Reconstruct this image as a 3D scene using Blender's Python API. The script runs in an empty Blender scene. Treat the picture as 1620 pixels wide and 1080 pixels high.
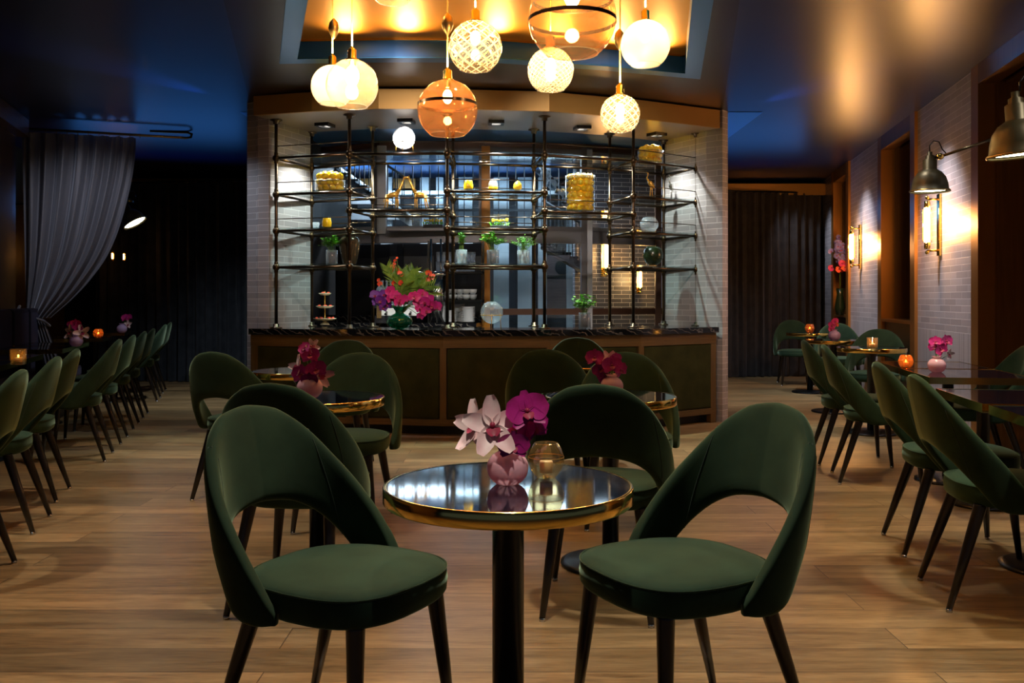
import bpy, bmesh, math, random
from mathutils import Vector, Matrix
random.seed(7)
C = bpy.context.scene.collection
F, CX, CY, HC = 1440.0, 810.0, 471.5, 1.17
PI = math.pi

# ------------------------------------------------------------------ camera, world, exposure
cam = bpy.data.cameras.new('camera'); camo = bpy.data.objects.new('camera', cam); C.objects.link(camo)
cam.sensor_fit = 'HORIZONTAL'; cam.sensor_width = 36.0; cam.lens = 36.0 * F / 1620.0
cam.shift_x = 0.0; cam.shift_y = (CY - 540.0) / 1620.0 * 1.0
cam.clip_start = 0.05; cam.clip_end = 60
camo.location = (0, 0, HC); camo.rotation_euler = (PI / 2, 0, 0)
bpy.context.scene.camera = camo
sc = bpy.context.scene
vs = sc.view_settings
vs.view_transform = 'Standard'; vs.look = 'None'; vs.gamma = 1.0; vs.use_curve_mapping = False
vs.exposure = 1.35
sc.cycles.max_bounces = 7; sc.cycles.diffuse_bounces = 3; sc.cycles.glossy_bounces = 4
sc.cycles.transparent_max_bounces = 16; sc.cycles.transmission_bounces = 6
sc.cycles.sample_clamp_indirect = 3.0
sc.cycles.caustics_reflective = False; sc.cycles.caustics_refractive = False
w = bpy.data.worlds.new('room_dusk'); sc.world = w; w.use_nodes = True
w.node_tree.nodes['Background'].inputs[0].default_value = (0.30, 0.45, 0.80, 1)
w.node_tree.nodes['Background'].inputs[1].default_value = 0.035

def lamp(kind, name, loc, power, color, **kw):
    l = bpy.data.lights.new(name, kind); l.energy = power; l.color = color
    aim = kw.pop('aim', None)
    for k, v in kw.items(): setattr(l, k, v)
    o = bpy.data.objects.new(name, l); C.objects.link(o); o.location = loc
    if aim is not None:
        o.rotation_euler = (Vector(aim) - Vector(loc)).to_track_quat('-Z', 'Y').to_euler()
    return o
NEUT = (1.0, 0.91, 0.80); COOL = (0.72, 0.86, 1.0); WARM = (1.0, 0.76, 0.50); BLUE = (0.06, 0.30, 1.0)
# recessed ceiling spots of the room (warm white pools on the floor and the seats)
for (x, y, tx, ty, p, ang) in (
    (0.0, 3.0, 0.0, 2.2, 90, 80), (-2.7, 3.3, -2.3, 3.5, 45, 80), (2.3, 2.7, 2.0, 3.0, 50, 80),
    (-2.35, 5.7, -2.1, 5.9, 38, 80), (1.9, 5.2, 1.5, 5.2, 45, 80), (-1.7, 4.3, -1.4, 4.4, 35, 75)):
    lamp('SPOT', 'ceiling_spot_and_fill', (x, y, 2.93), p, NEUT, spot_size=math.radians(ang), spot_blend=0.9, shadow_soft_size=0.06, aim=(tx, ty, 0))
for (x, y, p) in ((2.7, 10.2, 85), (-3.1, 9.8, 60), (2.4, 7.9, 22), (-2.7, 7.9, 18)):
    lamp('SPOT', 'ceiling_spot_and_fill', (x, y, 2.93), p, (0.72, 0.84, 1.0), spot_size=math.radians(95), spot_blend=0.9, shadow_soft_size=0.06, aim=(x, y + (1.3 if y > 9 else 0), 0))
lamp('SPOT', 'ceiling_spot_and_fill', (0.15, 0.9, 2.93), 55, NEUT, spot_size=math.radians(17), spot_blend=1.0, shadow_soft_size=0.03, aim=(0.0, 2.1, 0.80))
lamp('SPOT', 'ceiling_spot_and_fill', (-0.9, 5.6, 2.93), 55, NEUT, spot_size=math.radians(62), spot_blend=1.0, shadow_soft_size=0.05, aim=(-0.9, 8.4, 1.75))  # fill added overhead to brighten the fronts of the shelf items
lamp('SPOT', 'ceiling_spot_and_fill', (0.8, 5.7, 2.93), 55, NEUT, spot_size=math.radians(62), spot_blend=1.0, shadow_soft_size=0.05, aim=(0.7, 8.4, 1.75))  # second added fill, for the right half of the shelves
for (x, y, p) in ((-1.2, 6.58, 9), (-0.75, 6.55, 12), (-0.1, 6.58, 9), (0.35, 6.7, 10), (0.8, 6.85, 9), (1.15, 6.98, 7)):   # unseen spots added to brighten the gold of the recessed ceiling
    lamp('SPOT', 'added_coffer_light', (x, y, 2.965), p * 0.95, (1.0, .62, .20), spot_size=math.radians(130), spot_blend=1.0, shadow_soft_size=0.08, aim=(x * .8, 5.6, 3.12))
# unseen blue spots added beside the two piers for the ceiling streaks
lamp('SPOT', 'added_blue_spot', (-2.52, 8.25, 2.80), 45, BLUE, spot_size=math.radians(28), spot_blend=1.0, shadow_soft_size=0.03, aim=(-2.95, 7.3, 2.95))
lamp('SPOT', 'added_blue_spot', (2.15, 8.60, 2.80), 45, BLUE, spot_size=math.radians(28), spot_blend=1.0, shadow_soft_size=0.03, aim=(2.60, 7.6, 2.95))
lamp('AREA', 'added_blue_fill', (-4.4, 11.4, 2.3), 1.5, BLUE, shape='RECTANGLE', size=2.0, size_y=0.3, aim=(-4.2, 10.8, 2.95))  # unseen blue panels, both added to give the navy ceiling its glow
lamp('AREA', 'added_blue_fill', (3.1, 12.2, 2.3), 1.2, BLUE, shape='RECTANGLE', size=1.6, size_y=0.3, aim=(3.0, 11.4, 2.95))

for (y, p) in ((4.7, 38), (7.9, 58), (11.0, 58), (13.3, 18)):   # unseen wash spots added to brighten the tiled piers
    lamp('SPOT', 'added_wash_spot', (2.423 + .1663 * y - .75, y - .1, 2.9), p, (0.80, 0.86, 1.0), spot_size=math.radians(75), spot_blend=0.9, shadow_soft_size=0.05, aim=(2.423 + .1663 * y, y, 1.2))
lamp('SPOT', 'added_wash_spot', (-3.7, 8.0, 2.9), 15, (0.85, 0.88, 1.0), spot_size=math.radians(70), spot_blend=0.9, shadow_soft_size=0.05, aim=(-4.3, 9.3, 1.7))  # also added, brightens the grey curtain on the left
# ------------------------------------------------------------------ materials
def mat(name, color, rough=0.5, metal=0.0, **kw):
    m = bpy.data.materials.new(name); m.use_nodes = True
    b = m.node_tree.nodes['Principled BSDF']
    b.inputs['Base Color'].default_value = (*color, 1); b.inputs['Roughness'].default_value = rough; b.inputs['Metallic'].default_value = metal
    for k, v in kw.items():
        b.inputs[k.replace('_', ' ')].default_value = v if not isinstance(v, tuple) else (*v, 1)
    return m
def nodes(m): return m.node_tree.nodes, m.node_tree.links, m.node_tree.nodes['Principled BSDF']
def noise_color(m, c1, c2, scale=(1, 1, 1), nscale=5, detail=6, lo=0.3, hi=0.7, bump=0.0, dist=0.0):
    n, l, b = nodes(m)
    tc = n.new('ShaderNodeTexCoord'); mp = n.new('ShaderNodeMapping'); mp.inputs['Scale'].default_value = scale
    t = n.new('ShaderNodeTexNoise'); t.inputs['Scale'].default_value = nscale; t.inputs['Detail'].default_value = detail; t.inputs['Distortion'].default_value = dist
    r = n.new('ShaderNodeValToRGB'); r.color_ramp.elements[0].position = lo; r.color_ramp.elements[1].position = hi
    r.color_ramp.elements[0].color = (*c1, 1); r.color_ramp.elements[1].color = (*c2, 1)
    l.new(tc.outputs['Object'], mp.inputs[0]); l.new(mp.outputs[0], t.inputs[0]); l.new(t.outputs[0], r.inputs[0]); l.new(r.outputs[0], b.inputs['Base Color'])
    if bump:
        bp = n.new('ShaderNodeBump'); bp.inputs['Strength'].default_value = bump; bp.inputs['Distance'].default_value = 0.004
        l.new(t.outputs[0], bp.inputs['Height']); l.new(bp.outputs[0], b.inputs['Normal'])
    return m
def emis(name, color, s):
    m = bpy.data.materials.new(name); m.use_nodes = True
    n, l = m.node_tree.nodes, m.node_tree.links
    n.remove(n['Principled BSDF']); e = n.new('ShaderNodeEmission'); e.inputs[0].default_value = (*color, 1); e.inputs[1].default_value = s
    l.new(e.outputs[0], n['Material Output'].inputs[0]); return m
def glass(name, tint=(1, 1, 1), rough=0.02, ior=1.45, extra=0.0, diff=None, gloss=(1, 1, 1), tl=0.6):
    """thin-walled glass: tinted see-through with fresnel reflection; diff = share of milky scattering"""
    m = bpy.data.materials.new(name); m.use_nodes = True
    n, l = m.node_tree.nodes, m.node_tree.links
    n.remove(n['Principled BSDF']); out = n['Material Output']
    t = n.new('ShaderNodeBsdfTransparent'); t.inputs[0].default_value = (*tint, 1)
    g = n.new('ShaderNodeBsdfGlossy'); g.inputs['Roughness'].default_value = rough; g.inputs[0].default_value = (*gloss, 1)
    lf = n.new('ShaderNodeLayerWeight'); lf.inputs[0].default_value = 0.5
    lw = n.new('ShaderNodeMath'); lw.operation = 'POWER'; lw.inputs[1].default_value = 4.5; l.new(lf.outputs['Facing'], lw.inputs[0])
    ad = n.new('ShaderNodeMath'); ad.operation = 'MULTIPLY_ADD'; ad.inputs[1].default_value = 0.75; ad.inputs[2].default_value = 0.045 + extra; ad.use_clamp = True
    mx = n.new('ShaderNodeMixShader')
    l.new(lw.outputs[0], ad.inputs[0]); l.new(ad.outputs[0], mx.inputs[0])
    first = t
    if diff:
        col, f = diff
        d = n.new('ShaderNodeBsdfDiffuse'); d.inputs[0].default_value = (*col, 1)
        tr = n.new('ShaderNodeBsdfTranslucent'); tr.inputs[0].default_value = (*col, 1)
        a = n.new('ShaderNodeMixShader'); a.inputs[0].default_value = tl
        l.new(d.outputs[0], a.inputs[1]); l.new(tr.outputs[0], a.inputs[2])
        q = n.new('ShaderNodeMixShader'); q.inputs[0].default_value = f
        l.new(t.outputs[0], q.inputs[1]); l.new(a.outputs[0], q.inputs[2]); first = q
        m['mixnode'] = q.name
    l.new(first.outputs[0], mx.inputs[1]); l.new(g.outputs[0], mx.inputs[2]); l.new(mx.outputs[0], out.inputs[0])
    return m
def cut_glass(name, scale, width, col=(1, 0.86, 0.6), base=0.12):
    """clear globe with milky cut lines in diagonal directions"""
    m = glass(name, (1, 0.95, 0.86), 0.05, diff=(col, 0.5), extra=0.04)
    n, l = m.node_tree.nodes, m.node_tree.links
    q = n[m['mixnode']]
    uv = n.new('ShaderNodeUVMap'); sp = n.new('ShaderNodeSeparateXYZ'); l.new(uv.outputs[0], sp.inputs[0])
    outs = []
    for sgn in (1, -1):
        a = n.new('ShaderNodeMath'); a.operation = 'MULTIPLY'; a.inputs[1].default_value = sgn * scale * 0.5; l.new(sp.outputs[1], a.inputs[0])
        b = n.new('ShaderNodeMath'); b.operation = 'MULTIPLY'; b.inputs[1].default_value = scale; l.new(sp.outputs[0], b.inputs[0])
        c = n.new('ShaderNodeMath'); c.operation = 'ADD'; l.new(a.outputs[0], c.inputs[0]); l.new(b.outputs[0], c.inputs[1])
        d = n.new('ShaderNodeMath'); d.operation = 'PINGPONG'; d.inputs[1].default_value = 0.5; l.new(c.outputs[0], d.inputs[0])
        e = n.new('ShaderNodeMath'); e.operation = 'LESS_THAN'; e.inputs[1].default_value = width; l.new(d.outputs[0], e.inputs[0]); outs.append(e)
    mx = n.new('ShaderNodeMath'); mx.operation = 'MAXIMUM'; l.new(outs[0].outputs[0], mx.inputs[0]); l.new(outs[1].outputs[0], mx.inputs[1])
    mr = n.new('ShaderNodeMapRange'); mr.inputs[3].default_value = base; mr.inputs[4].default_value = 0.9; l.new(mx.outputs[0], mr.inputs[0])
    l.new(mr.outputs[0], q.inputs[0])
    return m

def wood_floor():
    m = mat('oak_planks', (0.3, 0.2, 0.12), 0.36)
    n, l, b = nodes(m)
    tc = n.new('ShaderNodeTexCoord')
    mp0 = n.new('ShaderNodeMapping'); l.new(tc.outputs['Object'], mp0.inputs[0])
    br = n.new('ShaderNodeTexBrick'); br.offset = 0.37; br.squash = 1.0
    br.inputs['Scale'].default_value = 1.0; br.inputs['Brick Width'].default_value = 2.1; br.inputs['Row Height'].default_value = 0.19
    br.inputs['Mortar Size'].default_value = 0.0024; br.inputs['Mortar Smooth'].default_value = 0.4; br.inputs['Bias'].default_value = 0.0
    br.inputs['Color1'].default_value = (0, 0, 0, 1); br.inputs['Color2'].default_value = (1, 1, 1, 1); br.inputs['Mortar'].default_value = (0.5, 0.5, 0.5, 1)
    l.new(mp0.outputs[0], br.inputs[0])
    # grain, shifted per plank
    mp = n.new('ShaderNodeMapping'); mp.inputs['Scale'].default_value = (0.55, 5.5, 1)
    l.new(tc.outputs['Object'], mp.inputs[0])
    ad = n.new('ShaderNodeVectorMath'); ad.operation = 'ADD'
    sc_ = n.new('ShaderNodeVectorMath'); sc_.operation = 'SCALE'; sc_.inputs['Scale'].default_value = 13.0
    l.new(br.outputs['Color'], sc_.inputs[0]); l.new(mp.outputs[0], ad.inputs[0]); l.new(sc_.outputs[0], ad.inputs[1])
    g1 = n.new('ShaderNodeTexNoise'); g1.inputs['Scale'].default_value = 2.2; g1.inputs['Detail'].default_value = 8; g1.inputs['Distortion'].default_value = 1.6
    l.new(ad.outputs[0], g1.inputs[0])
    g2 = n.new('ShaderNodeTexNoise'); g2.inputs['Scale'].default_value = 26; g2.inputs['Detail'].default_value = 6
    l.new(ad.outputs[0], g2.inputs[0])
    r = n.new('ShaderNodeValToRGB')
    e = r.color_ramp.elements; e[0].position = 0.28; e[0].color = (0.13, 0.072, 0.027, 1); e[1].position = 0.72; e[1].color = (0.50, 0.35, 0.17, 1)
    k = e.new(0.5); k.color = (0.33, 0.215, 0.095, 1)
    mixn = n.new('ShaderNodeMix'); mixn.data_type = 'FLOAT'; mixn.inputs[0].default_value = 0.38
    l.new(g1.outputs[0], mixn.inputs[2]); l.new(g2.outputs[0], mixn.inputs[3]); l.new(mixn.outputs[0], r.inputs[0])
    hv = n.new('ShaderNodeMix'); hv.data_type = 'RGBA'; hv.blend_type = 'MULTIPLY'; hv.inputs[0].default_value = 1.0
    r2 = n.new('ShaderNodeValToRGB'); r2.color_ramp.elements[0].color = (0.62, 0.60, 0.58, 1); r2.color_ramp.elements[1].color = (1.12, 1.06, 1.0, 1)
    l.new(br.outputs['Color'], r2.inputs[0]); l.new(r.outputs[0], hv.inputs[6]); l.new(r2.outputs[0], hv.inputs[7])
    mo = n.new('ShaderNodeMix'); mo.data_type = 'RGBA'; l.new(br.outputs['Fac'], mo.inputs[0]); l.new(hv.outputs[2], mo.inputs[6]); mo.inputs[7].default_value = (0.07, 0.04, 0.02, 1)
    l.new(mo.outputs[2], b.inputs['Base Color'])
    bp = n.new('ShaderNodeBump'); bp.inputs['Strength'].default_value = 0.12; bp.inputs['Distance'].default_value = 0.002
    l.new(g1.outputs[0], bp.inputs['Height']); l.new(bp.outputs[0], b.inputs['Normal'])
    return m
def tile(name='grey_brick_tile', zsplit=None, c1=(0.46, 0.42, 0.43), c2=(0.34, 0.31, 0.32), bw=0.235, zflip=False):
    m = mat(name, c1, 0.35)
    n, l, b = nodes(m)
    tc = n.new('ShaderNodeTexCoord'); s = n.new('ShaderNodeSeparateXYZ'); l.new(tc.outputs['Object'], s.inputs[0])
    u = n.new('ShaderNodeMath'); u.operation = 'ADD'; l.new(s.outputs[0], u.inputs[0]); l.new(s.outputs[1], u.inputs[1])
    def brick(a, bb, w_, h_, off=0.5):
        c = n.new('ShaderNodeCombineXYZ'); l.new(a, c.inputs[0]); l.new(bb, c.inputs[1])
        t = n.new('ShaderNodeTexBrick'); t.offset = off; t.inputs['Scale'].default_value = 1
        t.inputs['Brick Width'].default_value = w_; t.inputs['Row Height'].default_value = h_
        t.inputs['Mortar Size'].default_value = 0.0022; t.inputs['Mortar Smooth'].default_value = 0.1
        t.inputs['Color1'].default_value = (*c1, 1); t.inputs['Color2'].default_value = (*c2, 1); t.inputs['Mortar'].default_value = (0.72, 0.69, 0.69, 1)
        l.new(c.outputs[0], t.inputs[0]); return t
    t1 = brick(u.outputs[0], s.outputs[2], bw, 0.0555)
    last = t1
    if zsplit:
        t2 = brick(s.outputs[2], u.outputs[0], 2.0, 0.0555, 0.0)
        lt = n.new('ShaderNodeMath'); lt.operation = 'LESS_THAN'; lt.inputs[1].default_value = zsplit; l.new(s.outputs[2], lt.inputs[0])
        mx = n.new('ShaderNodeMix'); mx.data_type = 'RGBA'; l.new(lt.outputs[0], mx.inputs[0]); l.new(t1.outputs['Color'], mx.inputs[6]); l.new(t2.outputs['Color'], mx.inputs[7])
        l.new(mx.outputs[2], b.inputs['Base Color'])
    else: l.new(t1.outputs['Color'], b.inputs['Base Color'])
    bp = n.new('ShaderNodeBump'); bp.inputs['Strength'].default_value = 0.5; bp.inputs['Distance'].default_value = 0.002; bp.invert = True
    l.new(t1.outputs['Fac'], bp.inputs['Height']); l.new(bp.outputs[0], b.inputs['Normal'])
    return m
def marble():
    m = mat('black_marble', (0.01, 0.01, 0.012), 0.08)
    n, l, b = nodes(m)
    tc = n.new('ShaderNodeTexCoord'); mp = n.new('ShaderNodeMapping'); mp.inputs['Rotation'].default_value = (0.3, 0.9, 0.5); mp.inputs['Scale'].default_value = (1.2, 1.0, 1.6)
    wv = n.new('ShaderNodeTexWave'); wv.inputs['Scale'].default_value = 4.6; wv.inputs['Distortion'].default_value = 9; wv.inputs['Detail'].default_value = 5; wv.inputs['Detail Scale'].default_value = 1.6
    r = n.new('ShaderNodeValToRGB'); e = r.color_ramp.elements; e[0].position = 0.80; e[0].color = (0.006, 0.006, 0.008, 1); e[1].position = 1.0; e[1].color = (0.11, 0.095, 0.085, 1)
    k = e.new(0.92); k.color = (0.03, 0.026, 0.026, 1)
    l.new(tc.outputs['Object'], mp.inputs[0]); l.new(mp.outputs[0], wv.inputs[0]); l.new(wv.outputs[0], r.inputs[0]); l.new(r.outputs[0], b.inputs['Base Color'])
    return m

M = {}
M['floor'] = wood_floor()
M['tile'] = tile()
M['tile_low'] = tile('grey_wall_tile', zsplit=0.885, bw=0.30)
M['tile_dark'] = tile('dark_brick_tile', c1=(0.10, 0.10, 0.12), c2=(0.06, 0.06, 0.075))
M['navy'] = mat('glossy_navy_paint', (0.0035, 0.010, 0.055), 0.33, Specular_IOR_Level=0.75)
M['bronze_dark'] = mat('dark_bronze_panel', (0.040, 0.024, 0.016), 0.34, 0.6)
M['steelblue'] = mat('blue_grey_metal', (0.035, 0.19, 0.46), 0.30, 0.5)
M['blue_paint'] = mat('satin_blue_paint', (0.03, 0.16, 0.48), 0.30, 0.3)
M['gold'] = mat('brushed_gold_leaf', (0.85, 0.36, 0.025), 0.48, 0.4)
M['fascia'] = mat('brushed_bronze', (0.44, 0.23, 0.055), 0.42, 0.4)
M['soffit'] = mat('satin_bronze_soffit', (0.42, 0.33, 0.27), 0.30, 0.6)
M['marble'] = marble()
M['wood'] = noise_color(mat('walnut_brown_wood', (0.1, 0.05, 0.02), 0.42), (0.100, 0.056, 0.017), (0.150, 0.086, 0.028), (1.5, 1.5, 25), 3, 5)
M['wood_v'] = noise_color(mat('walnut_upright_wood', (0.1, 0.05, 0.02), 0.42), (0.095, 0.053, 0.016), (0.140, 0.080, 0.026), (25, 25, 1.2), 3, 5)
M['niche'] = noise_color(mat('bronze_wood_lining', (0.14, 0.06, 0.02), 0.38, 0.25), (0.14, 0.062, 0.018), (0.20, 0.092, 0.028), (18, 18, 1), 3, 4)
M['niche_frame'] = mat('bronze_frame', (0.42, 0.20, 0.055), 0.36, 0.7)
M['dark'] = mat('near_black_paint', (0.008, 0.008, 0.009), 0.5)
M['black_leg'] = mat('ebonised_wood', (0.010, 0.007, 0.006), 0.30)
M['black_metal'] = mat('black_iron', (0.007, 0.007, 0.008), 0.30, 0.3)
M['glide'] = mat('steel_glide', (0.6, 0.6, 0.6), 0.25, 1.0)
def velvet(name, base, edge, sheen=0.8):
    m = mat(name, base, 0.85, 0, Sheen_Weight=sheen, Sheen_Roughness=0.35, Sheen_Tint=edge, Specular_IOR_Level=0.1)
    noise_color(m, tuple(c * 0.75 for c in base), tuple(c * 1.3 for c in base), (1, 1, 1), 7, 5, 0.3, 0.7)
    return m
M['velvet'] = velvet('green_velvet', (0.017, 0.034, 0.017), (0.50, 0.68, 0.42), .6)
M['velvet_seat'] = velvet('green_velvet_seat', (0.020, 0.043, 0.024), (0.50, 0.72, 0.48), .6)
M['seam'] = mat('dark_green_piping', (0.010, 0.024, 0.012), 0.8)
M['panel_velvet'] = velvet('olive_velvet', (0.032, 0.034, 0.011), (0.6, 0.6, 0.3), 0.3)
M['black_velvet'] = velvet('midnight_velvet', (0.008, 0.009, 0.016), (0.3, 0.3, 0.5), 0.4)
M['top'] = mat('black_glass_top', (0.003, 0.005, 0.012), 0.05, 0, Specular_IOR_Level=0.38)
M['brass'] = mat('polished_brass', (0.92, 0.64, 0.17), 0.13, 1.0)
M['brass_aged'] = mat('aged_brass', (0.42, 0.27, 0.10), 0.32, 1.0)
M['gunmetal'] = mat('blackened_brass', (0.12, 0.085, 0.04), 0.30, 1.0)
M['pipe'] = mat('dark_bronze_pipe', (0.085, 0.058, 0.038), 0.28, 1.0)
M['knuckle'] = mat('dark_bronze_ball', (0.075, 0.048, 0.026), 0.35, 1.0)
M['shelf_glass'] = glass('shelf_glass', (0.86, 0.92, 0.92), 0.02)
M['pane'] = glass('window_glass', (0.80, 0.88, 0.93), 0.01, extra=0.02)
M['clear'] = glass('clear_glass', (0.97, 0.97, 0.97), 0.02, extra=0.03)
M['clear_milky'] = glass('etched_glass', (0.95, 0.97, 1.0), 0.05, diff=((0.8, 0.85, 0.9), 0.30), extra=0.05)
M['globe_clear'] = glass('clear_globe_glass', (1, 0.97, 0.90), 0.03, diff=((1.0, 0.85, 0.6), 0.18), extra=0.03)
M['globe_frost'] = glass('frosted_globe_glass', (1, 0.95, 0.85), 0.1, diff=((1.0, 0.90, 0.70), 0.78))
M['globe_amber'] = glass('amber_globe_glass', (0.96, 0.62, 0.36), 0.03, diff=((1.0, 0.50, 0.20), 0.13), extra=0.03, gloss=(1, .8, .6))
M['globe_smoke'] = glass('smoke_globe_glass', (0.98, 0.76, 0.52), 0.03, diff=((1.0, 0.62, 0.28), 0.10), extra=0.03, gloss=(1, .85, .65))
M['globe_cut'] = cut_glass('cut_lattice_glass', 12, 0.09)
M['globe_cut_fine'] = cut_glass('fine_cut_glass', 22, 0.12, base=0.25)
M['band'] = mat('dark_globe_band', (0.05, 0.022, 0.008), 0.25, 0.6)
M['bulb'] = emis('warm_bulb', (1.0, 0.70, 0.36), 60)
M['filament'] = emis('warm_filament', (1.0, 0.60, 0.22), 40)
M['sconce_tube'] = emis('sconce_tube_glow', (1.0, 0.40, 0.085), 34)
M['lamp_white'] = emis('lamp_disc_glow', (1.0, 0.92, 0.62), 7)
M['down_white'] = emis('downlight_glow', (1.0, 0.93, 0.80), 14)
M['flame'] = emis('candle_flame', (1.0, 0.50, 0.10), 9)
M['cord'] = mat('gold_cord', (0.50, 0.30, 0.06), 0.5, 0.4)
M['shade'] = mat('dark_olive_brass', (0.055, 0.044, 0.018), 0.42, 0.55)
M['chrome'] = mat('chrome', (0.75, 0.75, 0.78), 0.12, 1.0)
M['pink_glass'] = glass('pink_milk_glass', (1.0, 0.62, 0.70), 0.05, diff=((0.95, 0.56, 0.62), 0.88), extra=0.02, tl=.3)
M['lilac_glass'] = glass('lilac_milk_glass', (0.85, 0.6, 0.95), 0.05, diff=((0.80, 0.56, 0.88), 0.88), extra=0.03, tl=.3)
M['candle_glass'] = glass('amber_tinted_glass', (1.0, 0.88, 0.60), 0.02, extra=0.07, diff=((1.0, 0.7, 0.3), 0.07))
M['orange_glass'] = glass('orange_candle_glass', (1.0, 0.52, 0.18), 0.03, diff=((1.0, 0.35, 0.08), 0.14), extra=0.04)
M['wax'] = mat('ivory_wax', (0.75, 0.62, 0.42), 0.5, 0, Subsurface_Weight=0.2)
def petal_mat(name, c1, c2):
    m = mat(name, c1, 0.5, 0, Sheen_Weight=0.2)
    return noise_color(m, c1, c2, (1, 1, 1), 30, 3)
M['magenta'] = petal_mat('magenta_petal', (0.34, 0.003, 0.12), (0.52, 0.008, 0.24))
M['pinkwhite'] = petal_mat('blush_petal', (0.85, 0.52, 0.52), (0.92, 0.74, 0.68))
M['lip'] = petal_mat('crimson_lip', (0.25, 0.004, 0.03), (0.45, 0.01, 0.07))
M['hotpink'] = petal_mat('hot_pink_petal', (0.60, 0.008, 0.17), (0.75, 0.03, 0.30))
M['purple'] = petal_mat('violet_petal', (0.10, 0.008, 0.22), (0.20, 0.02, 0.36))
M['red'] = petal_mat('scarlet_petal', (0.75, 0.03, 0.01), (0.85, 0.12, 0.02))
M['lavender'] = petal_mat('lavender_petal', (0.10, 0.09, 0.50), (0.26, 0.22, 0.80))
M['stem'] = mat('green_stem', (0.10, 0.20, 0.03), 0.5)
M['leaf'] = noise_color(mat('herb_leaf', (0.1, 0.4, 0.03), 0.45), (0.07, 0.30, 0.015), (0.22, 0.58, 0.05), (1, 1, 1), 25, 3)
M['leaf_dark'] = noise_color(mat('palm_leaf', (0.1, 0.25, 0.03), 0.45), (0.06, 0.15, 0.015), (0.25, 0.38, 0.05), (1, 1, 1), 15, 3)
M['soil'] = mat('soil', (0.045, 0.022, 0.010), 0.9)
M['lemon'] = noise_color(mat('lemon_skin', (0.85, 0.5, 0.03), 0.38), (0.90, 0.50, 0.008), (0.98, 0.68, 0.02), (1, 1, 1), 60, 2, bump=0.3)
M['yellow'] = mat('yellow_lacquer', (0.88, 0.50, 0.01), 0.25)
M['cream'] = mat('cream_porcelain', (0.85, 0.78, 0.60), 0.3)
M['porcelain'] = mat('white_porcelain', (0.80, 0.80, 0.82), 0.25)
M['teal_glass'] = glass('teal_glass', (0.10, 0.62, 0.42), 0.02, diff=((0.02, 0.45, 0.28), 0.22), extra=0.05)
M['dark_green_glaze'] = mat('dark_green_glaze', (0.012, 0.020, 0.006), 0.25)
M['bronze_vase'] = mat('dark_bronze_glaze', (0.10, 0.075, 0.045), 0.16, 0.6)
M['gilt'] = mat('gilt_metal', (0.95, 0.52, 0.10), 0.25, 0.5)
M['silver'] = mat('silver_metal', (0.7, 0.68, 0.66), 0.2, 1.0)
M['steel'] = mat('stainless_steel', (0.42, 0.42, 0.43), 0.22, 1.0)
M['frame_grey'] = mat('grey_window_frame', (0.24, 0.22, 0.24), 0.4, 0.2)
M['frame_pale'] = mat('pale_window_frame', (0.42, 0.41, 0.45), 0.4, 0.2)
M['frame_brown'] = mat('amber_brown_post', (0.50, 0.20, 0.025), 0.4, 0.2)
M['rail_brown'] = mat('brown_rail', (0.10, 0.045, 0.028), 0.45)
M['pale_wall'] = noise_color(mat('pale_blue_wall', (0.4, 0.5, 0.55), 0.6), (0.30, 0.40, 0.46), (0.46, 0.56, 0.62), (1, 1, 1), 2, 3)
M['slate'] = mat('slate_panel', (0.05, 0.065, 0.08), 0.5)
M['stair_white'] = mat('pale_stair_paint', (0.55, 0.58, 0.60), 0.5)
M['sheer'] = None

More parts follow.
